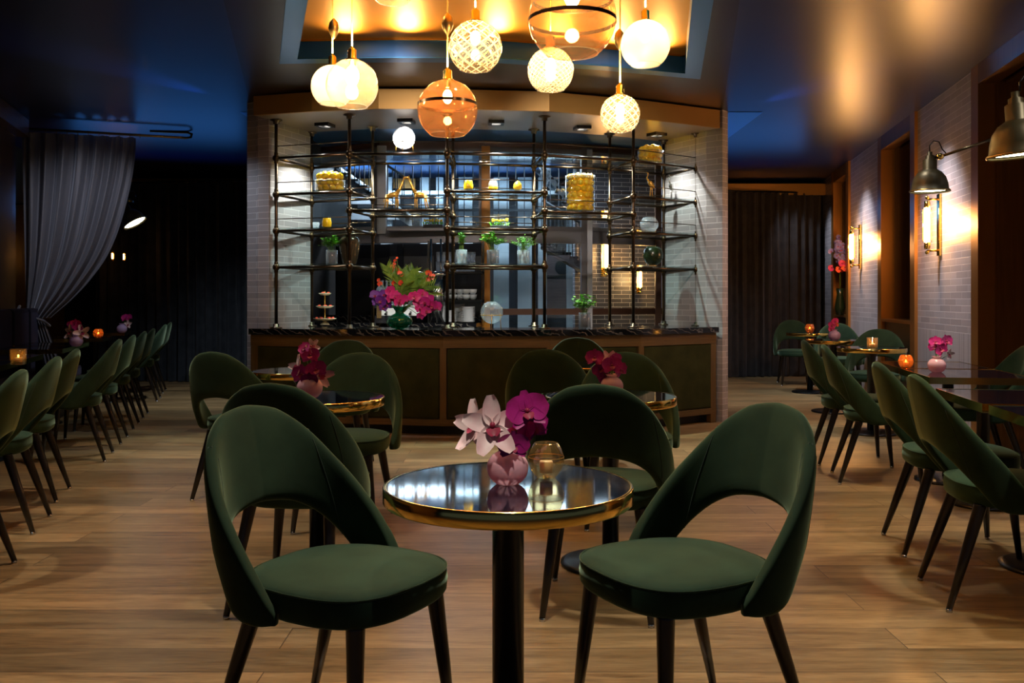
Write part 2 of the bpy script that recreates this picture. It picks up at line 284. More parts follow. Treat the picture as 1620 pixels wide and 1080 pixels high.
# ------------------------------------------------------------------ mesh helpers
class MB:
    def __init__(s): s.bm = bmesh.new(); s.uv = None
    def face(s, pts, smooth=False):
        f = s.bm.faces.new([s.bm.verts.new(p) for p in pts]); f.smooth = smooth; return s
    def grid(s, rows, closed_u=False, closed_v=False, smooth=True, uv=False):
        vv = [[s.bm.verts.new(p) for p in r] for r in rows]
        nr, nc = len(vv), len(vv[0])
        lay = s.bm.loops.layers.uv.verify() if uv else None
        for i in range(nr if closed_v else nr - 1):
            for j in range(nc if closed_u else nc - 1):
                a, b, c, d = vv[i][j], vv[i][(j + 1) % nc], vv[(i + 1) % nr][(j + 1) % nc], vv[(i + 1) % nr][j]
                q = []
                for x in (a, b, c, d):
                    if x not in q: q.append(x)
                if len(q) < 3: continue
                f = s.bm.faces.new(q); f.smooth = smooth
                if uv and len(q) == 4:
                    for lp, (uu, v_) in zip(f.loops, ((j / nc, i / nr), ((j + 1) / nc, i / nr), ((j + 1) / nc, (i + 1) / nr), (j / nc, (i + 1) / nr))):
                        lp[lay].uv = (uu, v_)
        return s
    def box(s, c, d, rz=0.0, bevel=0.0, mtx=None):
        m = Matrix.Translation(c) @ (Matrix.Rotation(rz, 4, 'Z')) @ Matrix.Diagonal((d[0], d[1], d[2], 1))
        if mtx is not None: m = mtx @ m
        r = bmesh.ops.create_cube(s.bm, size=1.0, matrix=m)
        if bevel > 0:
            es = list({e for v in r['verts'] for e in v.link_edges})
            bmesh.ops.bevel(s.bm, geom=es, offset=bevel, segments=2, affect='EDGES', profile=0.6)
        return s
    def tube(s, pts, r, seg=10, cap=True, smooth=True):
        pts = [Vector(p) for p in pts]; n = len(pts)
        rr = r if isinstance(r, (list, tuple)) else [r] * n
        rows = []; up = None
        for i, p in enumerate(pts):
            t = (pts[min(i + 1, n - 1)] - pts[max(i - 1, 0)]).normalized()
            if up is None:
                up = Vector((0, 0, 1)) if abs(t.z) < 0.9 else Vector((1, 0, 0))
            a = t.cross(up).normalized(); b = a.cross(t).normalized(); up = b
            rows.append([p + (a * math.cos(2 * PI * k / seg) + b * math.sin(2 * PI * k / seg)) * rr[i] for k in range(seg)])
        vv = [[s.bm.verts.new(q) for q in row] for row in rows]
        for i in range(n - 1):
            for k in range(seg):
                f = s.bm.faces.new((vv[i][k], vv[i][(k + 1) % seg], vv[i + 1][(k + 1) % seg], vv[i + 1][k])); f.smooth = smooth
        if cap:
            s.bm.faces.new(vv[0][::-1]); s.bm.faces.new(vv[-1])
        return s
    def lathe(s, prof, seg=24, c=(0, 0, 0), uv=False, mtx=None, smooth=True):
        rows = []
        for (r, z) in prof:
            row = [Vector((c[0] + r * math.cos(2 * PI * k / seg), c[1] + r * math.sin(2 * PI * k / seg), c[2] + z)) for k in range(seg)]
            if mtx is not None: row = [mtx @ p for p in row]
            rows.append(row)
        s.grid(rows, closed_u=True, uv=uv, smooth=smooth)
        return s
    def ball(s, c, r, seg=12, sc=(1, 1, 1), rot=None):
        rings = max(6, seg // 2 + 2)
        rows = []
        for i in range(rings + 1):
            a = PI * i / rings
            rows.append([Vector((math.sin(a) * math.cos(2 * PI * k / seg) * sc[0], math.sin(a) * math.sin(2 * PI * k / seg) * sc[1], math.cos(a) * sc[2])) * r for k in range(seg)])
        if rot is not None: rows = [[rot @ p for p in row] for row in rows]
        rows = [[p + Vector(c) for p in row] for row in rows]
        s.grid(rows[1:-1], closed_u=True)
        # poles
        s.face(rows[1], True); s.face(rows[-2][::-1], True)
        return s
    def prism(s, poly, z0, z1):
        b = [s.bm.verts.new((p[0], p[1], z0)) for p in poly]; t = [s.bm.verts.new((p[0], p[1], z1)) for p in poly]
        s.bm.faces.new(b[::-1]); s.bm.faces.new(t); n = len(poly)
        for i in range(n): s.bm.faces.new((b[i], b[(i + 1) % n], t[(i + 1) % n], t[i]))
        return s
    def strip(s, pl, off0, off1, z0, z1):
        """box strip along a polyline (plan), between plan offsets off0/off1 to its left"""
        A = offset_poly(pl, off0); B = offset_poly(pl, off1)
        rows = [[(a[0], a[1], z0), (a[0], a[1], z1), (b[0], b[1], z1), (b[0], b[1], z0)] for a, b in zip(A, B)]
        s.grid(rows, closed_u=True, smooth=False)
        s.face(rows[0][::-1]); s.face(rows[-1]); return s
    def build(s, name, m, parent=None, fix=True):
        if fix:
            bmesh.ops.remove_doubles(s.bm, verts=s.bm.verts, dist=1e-6)
            bmesh.ops.recalc_face_normals(s.bm, faces=s.bm.faces)
        me = bpy.data.meshes.new(name); s.bm.to_mesh(me); s.bm.free()
        me.materials.append(m)
        o = bpy.data.objects.new(name, me); C.objects.link(o)
        if parent is not None: o.parent = parent
        return o
def offset_poly(pl, d):
    pl = [Vector((p[0], p[1])) for p in pl]; out = []
    for i, p in enumerate(pl):
        a = (pl[i] - pl[i - 1]).normalized() if i > 0 else (pl[1] - pl[0]).normalized()
        b = (pl[i + 1] - pl[i]).normalized() if i < len(pl) - 1 else a
        n = Vector((-(a + b).y, (a + b).x)).normalized()
        k = 1.0 / max(0.3, n.dot(Vector((-a.y, a.x))))
        out.append(p + n * d * k)
    return out
def tag(o, label=None, cat=None, group=None, kind=None):
    if label: o['label'] = label
    if cat: o['category'] = cat
    if group: o['group'] = group
    if kind: o['kind'] = kind
    return o
def thing(name, label, cat, loc=(0, 0, 0), rz=0.0, group=None):
    o = bpy.data.objects.new(name, None); C.objects.link(o); o.location = loc; o.rotation_euler = (0, 0, rz)
    o.empty_display_size = 0.1
    return tag(o, label, cat, group)
def dup(root, loc=None, rz=None, label=None, group=None, scale=None):
    def rec(o, parent):
        c = o.copy(); C.objects.link(c)
        if parent is not None: c.parent = parent
        for ch in list(o.children): rec(ch, c)
        return c
    r = rec(root, None)
    if loc is not None: r.location = loc
    if rz is not None: r.rotation_euler = (0, 0, rz)
    if scale is not None: r.scale = (scale,) * 3
    if label: r['label'] = label
    if group: r['group'] = group
    return r
class Once:
    """first call hands out the source itself, later calls a copy"""
    def __init__(s, src): s.src = src; s.used = False
    def put(s, loc, rz=0.0, label=None, group=None, scale=None):
        if not s.used:
            s.used = True; o = s.src; o.location = loc; o.rotation_euler = (0, 0, rz)
            if scale: o.scale = (scale,) * 3
            if label: o['label'] = label
            if group: o['group'] = group
            return o
        return dup(s.src, loc, rz, label, group, scale or 1.0)
def st(name, mb, m): return tag(mb.build(name, m), kind='structure')
def at(px, py, Y): return Vector(((px - CX) / F * Y, Y, HC + (CY - py) / F * Y))
def X(px, Y): return (px - CX) / F * Y
def Z(py, Y): return HC + (CY - py) / F * Y
def interp(tab, x):
    if x <= tab[0][0]: return tab[0][1]
    for (a, b), (c, d) in zip(tab, tab[1:]):
        if x <= c:
            t = (x - a) / (c - a); return b + (d - b) * t
    return tab[-1][1]
def smooth_tab(tab, x):
    # catmull-rom through table points
    n = len(tab)
    if x <= tab[0][0]: return tab[0][1]
    if x >= tab[-1][0]: return tab[-1][1]
    for i in range(n - 1):
        if x <= tab[i + 1][0]:
            x0, y0 = tab[i]; x1, y1 = tab[i + 1]
            m0 = (tab[i + 1][1] - tab[i - 1][1]) / (tab[i + 1][0] - tab[i - 1][0]) if i > 0 else 0.0 if tab[0][0] == 0 else (y1 - y0) / (x1 - x0)
            m1 = (tab[i + 2][1] - y0) / (tab[i + 2][0] - x0) if i + 2 < n else (y1 - y0) / (x1 - x0)
            h = x1 - x0; t = (x - x0) / h
            return (2*t**3 - 3*t**2 + 1) * y0 + (t**3 - 2*t**2 + t) * h * m0 + (-2*t**3 + 3*t**2) * y1 + (t**3 - t**2) * h * m1

def prof_smooth(pr, k=4):
    out = []; n = len(pr)
    for i in range(n - 1):
        p0, p1, p2, p3 = pr[max(i - 1, 0)], pr[i], pr[i + 1], pr[min(i + 2, n - 1)]
        for j in range(k):
            t = j / k
            out.append(tuple(max(0 if c == 0 else -9, .5 * (2 * p1[c] + (p2[c] - p0[c]) * t + (2 * p0[c] - 5 * p1[c] + 4 * p2[c] - p3[c]) * t * t + (3 * p1[c] - p0[c] - 3 * p2[c] + p3[c]) * t ** 3)) for c in (0, 1)))
    out.append(pr[-1]); return out
# ------------------------------------------------------------------ setting: floor, ceiling, walls
ZC = 2.95
st('floor', MB().face([(-10, -4, 0), (10, -4, 0), (10, 16.5, 0), (-10, 16.5, 0)]), M['floor'])
far_edge = [(-1.59, 6.74), (-0.86, 6.70), (-0.10, 6.72), (0.74, 6.95), (1.364, 7.17)]
cl, cr = (-0.107, 1.5), (0.42, 1.5)
def Lb(y): return (-2.36 + (8.18 - y) * 0.232, y)
def Rb(y): return (2.03 - (8.79 - y) * 0.20, y)
b = MB()
for poly in ([(-10, -4), (10, -4), (10, 1.5), (-10, 1.5)],
             [(-10, 1.5), Lb(1.5), Lb(8.5), (-10, 8.5)],
             [Rb(1.5), (10, 1.5), (10, 9.0), Rb(9.0)],
             [(-10, 8.5), Lb(8.5), Rb(9.0), (10, 9.0), (10, 16.5), (-10, 16.5)]):
    b.face([(x, y, ZC) for x, y in poly])
st('ceiling', b, M['navy'])
b = MB()
for poly in ([Lb(1.5), cl, far_edge[0], Lb(6.74)], [cr, Rb(1.5), Rb(7.17), far_edge[-1]],
             [Lb(6.74)] + far_edge + [Rb(7.17), Rb(9.0), Lb(8.5)]):
    b.face([(x, y, ZC) for x, y in poly])
st('trim_1', b, M['bronze_dark'])
ring = [cl] + far_edge + [cr]
b = MB()
for p, q in zip(ring, ring[1:]): b.face([(p[0], p[1], ZC), (q[0], q[1], ZC), (q[0], q[1], 3.08), (p[0], p[1], 3.08)])
st('trim_2', b, M['blue_paint'])
st('trim_3', MB().strip(ring, 0.0, 0.125, ZC - 0.012, ZC - 0.001), M['steelblue'])
st('trim_4', MB().face([(x, y, 3.08) for x, y in ring]), M['gold'])
st('trim_5', MB().strip(ring[1:-1], -0.012, -0.001, 3.066, 3.08), M['brass'])

# right wall: local x runs along the wall, local y points into the room
RA = math.atan2(0.9862, 0.1653)
def rw(Y): return (Y - 7.09) / 0.9862
def rwall(name, mb, m, kind='structure'):
    o = mb.build(name, m); o.location = (3.60, 7.09, 0); o.rotation_euler = (0, 0, RA)
    if kind: o['kind'] = kind
    return o
piers = [(2.2, 2.37), (3.97, 5.57), (7.07, 8.67), (10.17, 11.8), (13.0, 13.9)]
b = MB()
for a, c in piers: b.box(((rw(a) + rw(c)) / 2, -0.25, ZC / 2), (rw(c) - rw(a), 0.5, ZC))
rwall('wall_right', b, M['tile_low'])
niches = [(2.37, 3.97), (5.57, 7.07), (8.67, 10.17), (11.8, 13.0)]
for i, (a, c) in enumerate(niches):
    x0, x1 = rw(a), rw(c); xm = (x0 + x1) / 2; L = x1 - x0
    fw = 0.16
    b = MB()
    b.box((x0 + fw / 2, -0.04, ZC / 2), (fw, 0.14, ZC)); b.box((x1 - fw / 2, -0.04, ZC / 2), (fw, 0.14, ZC))
    fr = rwall('window_%d' % (i + 1), b, M['niche_frame'])
    hd = MB(); hd.box((xm, -0.04, ZC - 0.075), (L - 2 * fw, 0.139, 0.15)); o = hd.build('head_board', M['niche'], fr)
    inn = MB()
    inn.box((x1 - fw + 0.03, -0.30, ZC / 2), (0.06, 0.42, ZC - 0.02)); inn.box((x0 + fw - 0.03, -0.30, ZC / 2), (0.06, 0.42, ZC - 0.02))
    inn.box((xm, -0.34, ZC - 0.14), (L, 0.34, 0.02))
    inn.build('reveal_lining', M['niche'], fr)
    bk = MB(); bk.box((xm, -0.48, ZC / 2), (L, 0.04, ZC)); bk.build('back_panel', M['niche'], fr)
    if i != 1:
        sl = MB(); sl.box((xm, -0.22, 0.93), (L - 2 * fw, 0.48, 0.03)); sl.build('sill', M['niche_frame'], fr)
        ap = MB(); ap.box((xm, -0.06, 0.46), (L - 2 * fw, 0.10, 0.90)); ap.build('apron_panel', M['bronze_dark'], fr)

# left wall, brown panelling with a beam above
LA = math.atan2(0.962, -0.272)
def lwall(name, mb, m):
    o = mb.build(name, m); o.location = (-4.93, 9.04, 0); o.rotation_euler = (0, 0, LA); o['kind'] = 'structure'; return o
lwall('wall_left', MB().box((-4.3, 0.15, ZC / 2), (8.6, 0.3, ZC)), M['wood_v'])
lwall('trim_6', MB().box((-4.3, -0.06, 2.86), (8.6, 0.12, 0.17)), M['wood'])
lwall('trim_7', MB().box((2.3, 0.45, ZC / 2), (4.6, 0.1, ZC)), M['wood_v'])
# rear boundary
b = MB(); b.face([(-10, 13.95, 0), (-1.0, 13.95, 0), (-1.0, 13.95, ZC), (-10, 13.95, ZC)]); st('wall_back', b, M['dark'])
b = MB(); b.face([(2.0, 14.05, 0), (10, 14.05, 0), (10, 14.05, ZC), (2.0, 14.05, ZC)]); st('wall_rear', b, M['dark'])
b = MB(); b.face([(-10, -4, 0), (-10, 16.5, 0), (-10, 16.5, ZC), (-10, -4, ZC)]); st('wall_far_left', b, M['dark'])
st('trim_8', MB().box((-3.7, 13.2, 2.83), (4.6, 0.06, 0.14)), M['fascia'])
st('trim_9', MB().box((3.5, 13.66, 2.80), (3.6, 0.06, 0.17)), M['fascia'])

# piers beside the bar
def pier(name, fl, fr_, bl_len, side):
    """fl, fr_: plan ends of the room-facing front; the inner side runs back bl_len"""
    b = MB()
    u = (Vector(fr_) - Vector(fl)); L = u.length; ang = math.atan2(u.y, u.x)
    b.box((L / 2, bl_len / 2, ZC / 2), (L, bl_len, ZC))
    o = b.build(name, M['tile']); o.location = (fl[0], fl[1], 0); o.rotation_euler = (0, 0, ang); o['kind'] = 'structure'
    return o
# left pier front from px391 to px425; inner face runs to px495
def pier2(name, A, B, Cc, D):
    b = MB(); b.prism([A, B, Cc, D], 0, ZC)
    return b
PLa = (X(391, 8.3), 8.3); PLb = (X(425.5, 8.16), 8.16); PLc = (-1.93, 8.83); 
PRa = (X(1117, 8.72), 8.72); PRb = (X(1143, 8.60), 8.60); PRc = (1.545, 9.28)
def wall_quad(name, P, Q, th, inward):
    """upright slab from P to Q in plan, thickness th towards 'inward' side (+1 left of PQ)"""
    u = Vector(Q) - Vector(P); L = u.length
    b = MB(); b.box((L / 2, inward * th / 2, ZC / 2), (L, th, ZC))
    o = b.build(name, M['tile']); o.location = (P[0], P[1], 0); o.rotation_euler = (0, 0, math.atan2(u.y, u.x)); o['kind'] = 'structure'
    return o
wall_quad('wall_pier_left', PLa, PLb, 0.10, 1)
wall_quad('wall_bar_left', PLb, PLc, 0.12, 1)
wall_quad('wall_pier_right', PRa, PRb, 0.10, 1)
wall_quad('wall_bar_right', PRa, PRc, 0.12, -1)
st('wall_pier_back_left', MB().prism([(-2.42, 8.32), (-2.2, 8.3), (-2.3, 13.9), (-2.6, 13.9)], 0, ZC), M['dark'])
st('wall_pier_back_right', MB().prism([(1.88, 8.85), (1.98, 8.72), (2.9, 14.0), (2.3, 14.0)], 0, ZC), M['dark'])

# ------------------------------------------------------------------ bar counter
bar = [(-2.335, 8.13), (-1.41, 7.87), (-0.585, 7.72), (0.325, 7.79), (1.14, 8.03), (1.925, 8.58)]
ct = MB(); ct.strip(bar, -0.035, 0.62, 0.848, 0.900)
tag(ct.build('bar_worktop', M['marble']), 'black veined marble worktop running along the faceted bar', 'worktop')
barT = thing('bar_counter', 'faceted wooden bar front with olive velvet panels under the marble worktop', 'bar counter', (0, 7.9, 0))
def loc_pl(pl): return [(x, y - 7.9) for x, y in pl]
lb = loc_pl(bar)
MB().strip(lb, 0.0, 0.05, 0.745, 0.846).build('top_rail', M['wood'], barT)
MB().strip(lb, 0.0, 0.05, 0.085, 0.140).build('bottom_rail', M['wood'], barT)
MB().strip(lb, 0.10, 0.13, 0.0, 0.085).build('kick_board', M['dark'], barT)
MB().strip(lb, 0.045, 0.07, 0.085, 0.80).build('carcass', M['dark'], barT)
for i, p in enumerate(lb):
    if 0 < i < len(lb) - 1:
        a = (Vector(lb[i]) - Vector(lb[i - 1])).normalized(); c = (Vector(lb[i + 1]) - Vector(lb[i])).normalized(); d = (a + c).normalized()
        ang = math.atan2(d.y, d.x)
    else:
        q = (Vector(lb[1]) - Vector(lb[0])) if i == 0 else (Vector(lb[-1]) - Vector(lb[-2])); ang = math.atan2(q.y, q.x)
    n = Vector((-math.sin(ang), math.cos(ang)))
    if i in (0, len(lb) - 1):
        sh = 0.035 if i == 0 else -0.035
        MB().box((p[0] + math.cos(ang) * sh + n.x * .03, p[1] + math.sin(ang) * sh + n.y * .03, 0.37), (0.07, 0.055, 0.745), ang).build('post', M['wood_v'], barT)
    else:
        MB().box((p[0] + n.x * .022, p[1] + n.y * .022, 0.4425), (0.055, 0.05, 0.604), ang).build('stile', M['wood_v'], barT)
for p, q in zip(lb, lb[1:]):
    u = Vector(q) - Vector(p); L = u.length; ang = math.atan2(u.y, u.x); m_ = (Vector(p) + Vector(q)) / 2; n = Vector((-math.sin(ang), math.cos(ang)))
    MB().box((m_.x + n.x * .03, m_.y + n.y * .03, 0.4425), (L - 0.075, 0.05, 0.598), ang, bevel=0.014).build('velvet_panel', M['panel_velvet'], barT)

# soffit over the bar
sof = [(X(401, 7.97), 7.97), (X(493, 7.80), 7.80), (X(599, 7.69), 7.69), (X(702, 7.69), 7.69), (X(869, 7.79), 7.79), (X(1020, 8.14), 8.14), (X(1139, 8.56), 8.56)]
st('trim_10', MB().strip(sof, 0.0, 0.03, 2.77, 2.937), M['fascia'])
b = MB(); A = sof; B = [(-1.99, 8.80), (X(590, 8.62), 8.62), (X(717, 8.62), 8.62), (X(850, 8.72), 8.72), (X(965, 8.96), 8.96), (1.60, 9.36)]
b.face([(x, y, 2.772) for x, y in A] + [(x, y, 2.772) for x, y in B[::-1]])
st('trim_11', b, M['soffit'])
b = MB(); 
for p, q in zip(B, B[1:]): b.face([(p[0], p[1], 2.772), (q[0], q[1], 2.772), (q[0], q[1], ZC), (p[0], p[1], ZC)])
st('trim_12', b, M['soffit'])
# blue painted ceiling behind the bar
b = MB(); b.face([(-2.6, 8.7, ZC - .004), (2.4, 8.7, ZC - .004), (2.4, 13.9, ZC - .004), (-2.6, 13.9, ZC - .004)]); st('trim_13', b, M['blue_paint'])

# ------------------------------------------------------------------ glazed screen behind the bar
scr = [(X(490, 10.75), 10.75), (X(600, 10.38), 10.38), (X(766, 10.27), 10.27), (X(928, 10.50), 10.50), (X(1056, 11.0), 11.0)]
b = MB(); b.strip(scr, 0, 0.12, 2.86, ZC); st('window_header', b, M['rail_brown'])['kind'] = 'structure'
seg_m = [('frame_pale'), ('frame_grey'), ('frame_grey'), ('frame_pale')]
def seg(i): return Vector(scr[i]), Vector(scr[i + 1])
def on(i, t, off=0.0):
    p, q = seg(i); u = (q - p); n = Vector((-u.y, u.x)).normalized(); r = p + u * t + n * off; return r
def segbox(mb, i, t0, t1, z0, z1, th=0.06, off=0.03):
    p, q = seg(i); u = q - p; L = u.length; ang = math.atan2(u.y, u.x); c = on(i, (t0 + t1) / 2, off)
    mb.box((c.x, c.y, (z0 + z1) / 2), (L * (t1 - t0), th, z1 - z0), ang); return mb
b = MB()
for i in range(4): segbox(b, i, 0, 1, 1.80, 1.95, 0.10, 0.05)
st('window_transom', b, M['frame_grey'])
for i in range(4):
    b = MB()
    for (t0, t1) in ((0.0, 0.07), (0.93, 1.0)) if i in (0, 3) else ((0, 0.05), (0.95, 1.0)): segbox(b, i, t0, t1, 0.0 if i > 1 else 1.9, 2.90)
    segbox(b, i, 0, 1, 1.94, 1.99); segbox(b, i, 0, 1, 2.80 if i else 2.72, 2.88)
    w_ = st('window_%d' % (5 + i), b, M[seg_m[i]])
    g = MB(); segbox(g, i, 0.02, 0.98, 1.97, 2.84, 0.008, 0.03); g.build('pane', M['pane'], w_)
    if i > 1:
        g = MB(); segbox(g, i, 0.02, 0.98, 0.3, 1.82, 0.008, 0.03); g.build('pane', M['pane'], w_)
        g = MB(); segbox(g, i, 0, 1, 0.98, 1.05, 0.05, 0.02); g.build('mid_rail', M['rail_brown'], w_)
c = on(2, 0.0)
st('trim_14', MB().box((c.x + 0.02, c.y - 0.02, 1.45), (0.095, 0.10, 2.85)), M['frame_brown'])
c = on(3, 0.86, -0.03)
st('trim_15', MB().box((c.x, c.y, 1.45), (0.07, 0.08, 2.85)), M['rail_brown'])
c = on(3, 0.02, -0.03)
st('trim_16', MB().box((c.x, c.y, 1.45), (0.06, 0.06, 2.85)), M['frame_pale'])
c = on(1, 0.03, -0.02)
st('trim_17', MB().box((c.x, c.y, 2.4), (0.10, 0.08, 1.0)), M['frame_pale'])
# dark service niche under the transom on the left
b = MB(); segbox(b, 0, 0, 1, 0, 1.82, 0.03, 0.55); segbox(b, 1, 0, 0.95, 0, 1.82, 0.03, 0.55)
st('wall_service_back', b, M['dark'])

# rooms beyond the glass
b = MB(); b.face([(-3.2, 13.5, 0), (1.4, 13.5, 0), (1.4, 13.5, ZC), (-3.2, 13.5, ZC)]); st('wall_beyond', b, M['slate'])
bw = MB(); bw.box((0, 0, ZC / 2), (1.9, 0.1, ZC)); o = bw.build('wall_beyond_right', M['tile_dark']); o.location = (1.75, 12.3, 0); o.rotation_euler = (0, 0, 0.22); o['kind'] = 'structure'  # dark wall built here to back the stand-in sconces
colg = 'pale columns beyond the glass'
for k, (px, wd, hh) in enumerate(((612, .16, 2.9), (672, .12, 2.9), (696, .10, 2.9), (737, .20, 2.9), (793, .22, 2.9), (830, .2, 2.9), (858, .12, 2.9), (905, .16, 2.9))):
    xx = X(px, 13.0)
    tag(MB().box((xx, 13.0, 1.45), (wd, 0.12, 2.88)).build('column', M['pale_wall']), 'pale blue upright column seen through the glass behind the bar shelves', 'column', colg)
# upper bright floor plates
st('trim_18', MB().box((-0.2, 12.6, 2.62), (3.4, 0.2, 0.05)), M['pale_wall'])
st('trim_19', MB().box((-0.2, 12.6, 2.02), (3.4, 0.2, 0.06)), M['slate'])
# balustrade of thin uprights behind the glass
bal = thing('balustrade', 'dark metal balustrade of thin uprights behind the glass screen', 'railing', (0, 11.7, 0))
for k in range(24):
    xx = X(612 + k * 13.6, 11.7)
    MB().box((xx, 0, 2.38), (0.012, 0.012, 0.98)).build('baluster', M['slate'], bal)
MB().box((X(765, 11.7), 0, 2.30), (2.6, 0.02, 0.03)).build('rail', M['slate'], bal)
# staircase upper left (through the first pane) and right
def stair(name, label, p0, p1, width, n, m1, m2, rails=True):
    p0, p1 = Vector(p0), Vector(p1); t = thing(name, label, 'staircase', (p0.x, p0.y, 0))
    d = p1 - p0; 
    s_ = MB(); th = 0.10
    for off in (0.0, width):
        a = Vector((0, off, p0.z)); e = Vector((d.x, off, p1.z))
        s_.face([a, e, e + Vector((0, 0, th)), a + Vector((0, 0, th))]); s_.face([a + Vector((0, .04, 0)), e + Vector((0, .04, 0)), e + Vector((0, .04, th)), a + Vector((0, .04, th))])
        s_.face([a, e, e + Vector((0, .04, 0)), a + Vector((0, .04, 0))]); s_.face([a + Vector((0, 0, th)), e + Vector((0, 0, th)), e + Vector((0, .04, th)), a + Vector((0, .04, th))])
    s_.build('stringer', m1, t)
    for k in range(n):
        f = (k + 0.5) / n
        MB().box((d.x * f, width / 2, p0.z + d.z * f + th), (abs(d.x) / n * 1.25, width, 0.03)).build('tread', m2, t)
    if rails:
        for k in range(n * 2):
            f = (k + .5) / (n * 2)
            MB().box((d.x * f, -0.01, p0.z + d.z * f + .32), (0.012, 0.012, 0.5)).build('baluster', M['slate'], t)
        MB().tube([(0, -0.01, p0.z + .58), (d.x, -0.01, p1.z + .58)], 0.018, 6).build('handrail', M['slate'], t)
    return t
stair('staircase', 'pale staircase falling to the right behind the left pane', (X(505, 11.6), 11.6, Z(262, 11.6)), (X(640, 11.6), 11.6, Z(352, 11.6)), 0.8, 9, M['stair_white'], M['stair_white'])
stair('staircase', 'dark staircase behind the glass right of the amber post', (X(812, 12.0), 12.0, Z(215, 12.0)), (X(905, 12.0), 12.0, Z(330, 12.0)), 0.6, 8, M['slate'], M['slate'], False)
stair('staircase', 'black lower staircase behind the glass beside the pale mullion', (X(858, 11.4), 11.4, Z(390, 11.4)), (X(925, 11.4), 11.4, Z(430, 11.4)), 0.6, 6, M['slate'], M['dark'], True)
st('trim_20', MB().box((X(560, 12.9), 12.9, 2.55), (1.3, 0.08, 0.10)), M['stair_white'])
st('trim_21', MB().box((X(560, 12.9), 12.9, 2.33), (1.3, 0.08, 0.10)), M['stair_white'])
st('trim_22', MB().box((X(560, 12.9), 12.9, 2.12), (1.3, 0.08, 0.10)), M['stair_white'])
lamp('AREA', 'stair_hall_light', (-0.9, 12.2, 2.90), 46, (0.85, .93, 1.0), shape='RECTANGLE', size=3.0, size_y=0.5)
lamp('AREA', 'stair_hall_light', (0.5, 11.3, 2.90), 9, (0.85, .93, 1.0), shape='RECTANGLE', size=1.5, size_y=0.3)

# ------------------------------------------------------------------ pipe shelving on the bar
fpx = [(437, 8.18), (552.8, 7.95), (707.5, 7.92), (861.5, 8.03), (1002, 8.34), (1102, 8.86)]
rpx = [(493, 8.80), (589.7, 8.51), (716.7, 8.51), (844.7, 8.66), (964.7, 8.87), (1049.7, 9.25)]
FP = [Vector((X(a, y), y)) for a, y in fpx]; RP = [Vector((X(a, y), y)) for a, y in rpx]
L1, L2, L3, L4, LM = 2.428, 2.100, 1.773, 1.448, 1.935
bays = {0: [L1, L2, L3, L4], 1: [L1, LM], 2: [L1, L2, L3, L4], 3: [L1, LM], 4: [L1, L2, L3, L4]}
S = thing('pipe_shelving', 'dark bronze pipe shelving with ball joints rising from bar to soffit', 'shelving', (0, 8.3, 0.9))
def sl_(p, z): return Vector((p.x, p.y - 8.3, z - 0.9))
for P in (FP, RP):
    for i, p in enumerate(P):
        lev = sorted(set(bays.get(i - 1, []) + bays.get(i, [])))
        u = MB(); u.tube([sl_(p, 0.9), sl_(p, 2.772)], 0.0148, 12)
        up = u.build('upright', M['pipe'], S)
        fl = MB(); fl.lathe([(0.0, 0), (0.055, 0), (0.055, 0.008), (0.028, 0.014), (0.026, 0.04), (0.0, 0.04)], 16, sl_(p, 0.9)); fl.build('base_flange', M['pipe'], up)
        fl = MB(); fl.lathe([(0.0, 0), (0.026, 0), (0.028, 0.024), (0.055, 0.032), (0.055, 0.038), (0, 0.038)], 16, sl_(p, 2.733)); fl.build('top_flange', M['pipe'], up)
        for z in lev:
            k = MB(); k.ball(sl_(p, z), 0.033, 16)
            k.lathe([(0.0155, -0.050), (0.0185, -0.046), (0.0185, -0.026)], 12, sl_(p, z)); k.lathe([(0.0185, 0.026), (0.0185, 0.046), (0.0155, 0.050)], 12, sl_(p, z))
            k.build('ball_joint', M['knuckle'], up)
for i, levs in bays.items():
    for z in levs:
        for P in (FP, RP):
            MB().tube([sl_(P[i], z), sl_(P[i + 1], z)], 0.0125, 10).build('rail', M['pipe'], S)
        for P in (FP, RP):
            MB().tube([sl_(P[i], z + .107), sl_(P[i + 1], z + .107)], 0.0045, 6).build('guard_rod', M['pipe'], S) if z != L4 else None
        g = MB(); ins = 0.02
        pts = [FP[i], FP[i + 1], RP[i + 1], RP[i]]; cen = sum(pts, Vector((0, 0))) / 4
        pts = [cen + (q - cen) * 0.965 for q in pts]
        g.prism([(q.x, q.y - 8.3) for q in pts], z + .0175 - .9, z + .0275 - .9); g.build('glass_shelf', M['shelf_glass'], S)
for i in range(6):
    for z in sorted(set(bays.get(i - 1, []) + bays.get(i, []))):
        MB().tube([sl_(FP[i], z), sl_(RP[i], z)], 0.012, 10).build('side_rail', M['pipe'], S)
SH = 0.0275
def bay_pt(i, px, f):
    """point at depth fraction f of bay i whose picture column is px"""
    # intersect the view column with the shelf mid line
    a = FP[i].lerp(RP[i], f); b_ = FP[i + 1].lerp(RP[i + 1], f); k = (px - CX) / F
    t = (k * a.y - a.x) / ((b_.x - a.x) - k * (b_.y - a.y)); q = a.lerp(b_, t); return q

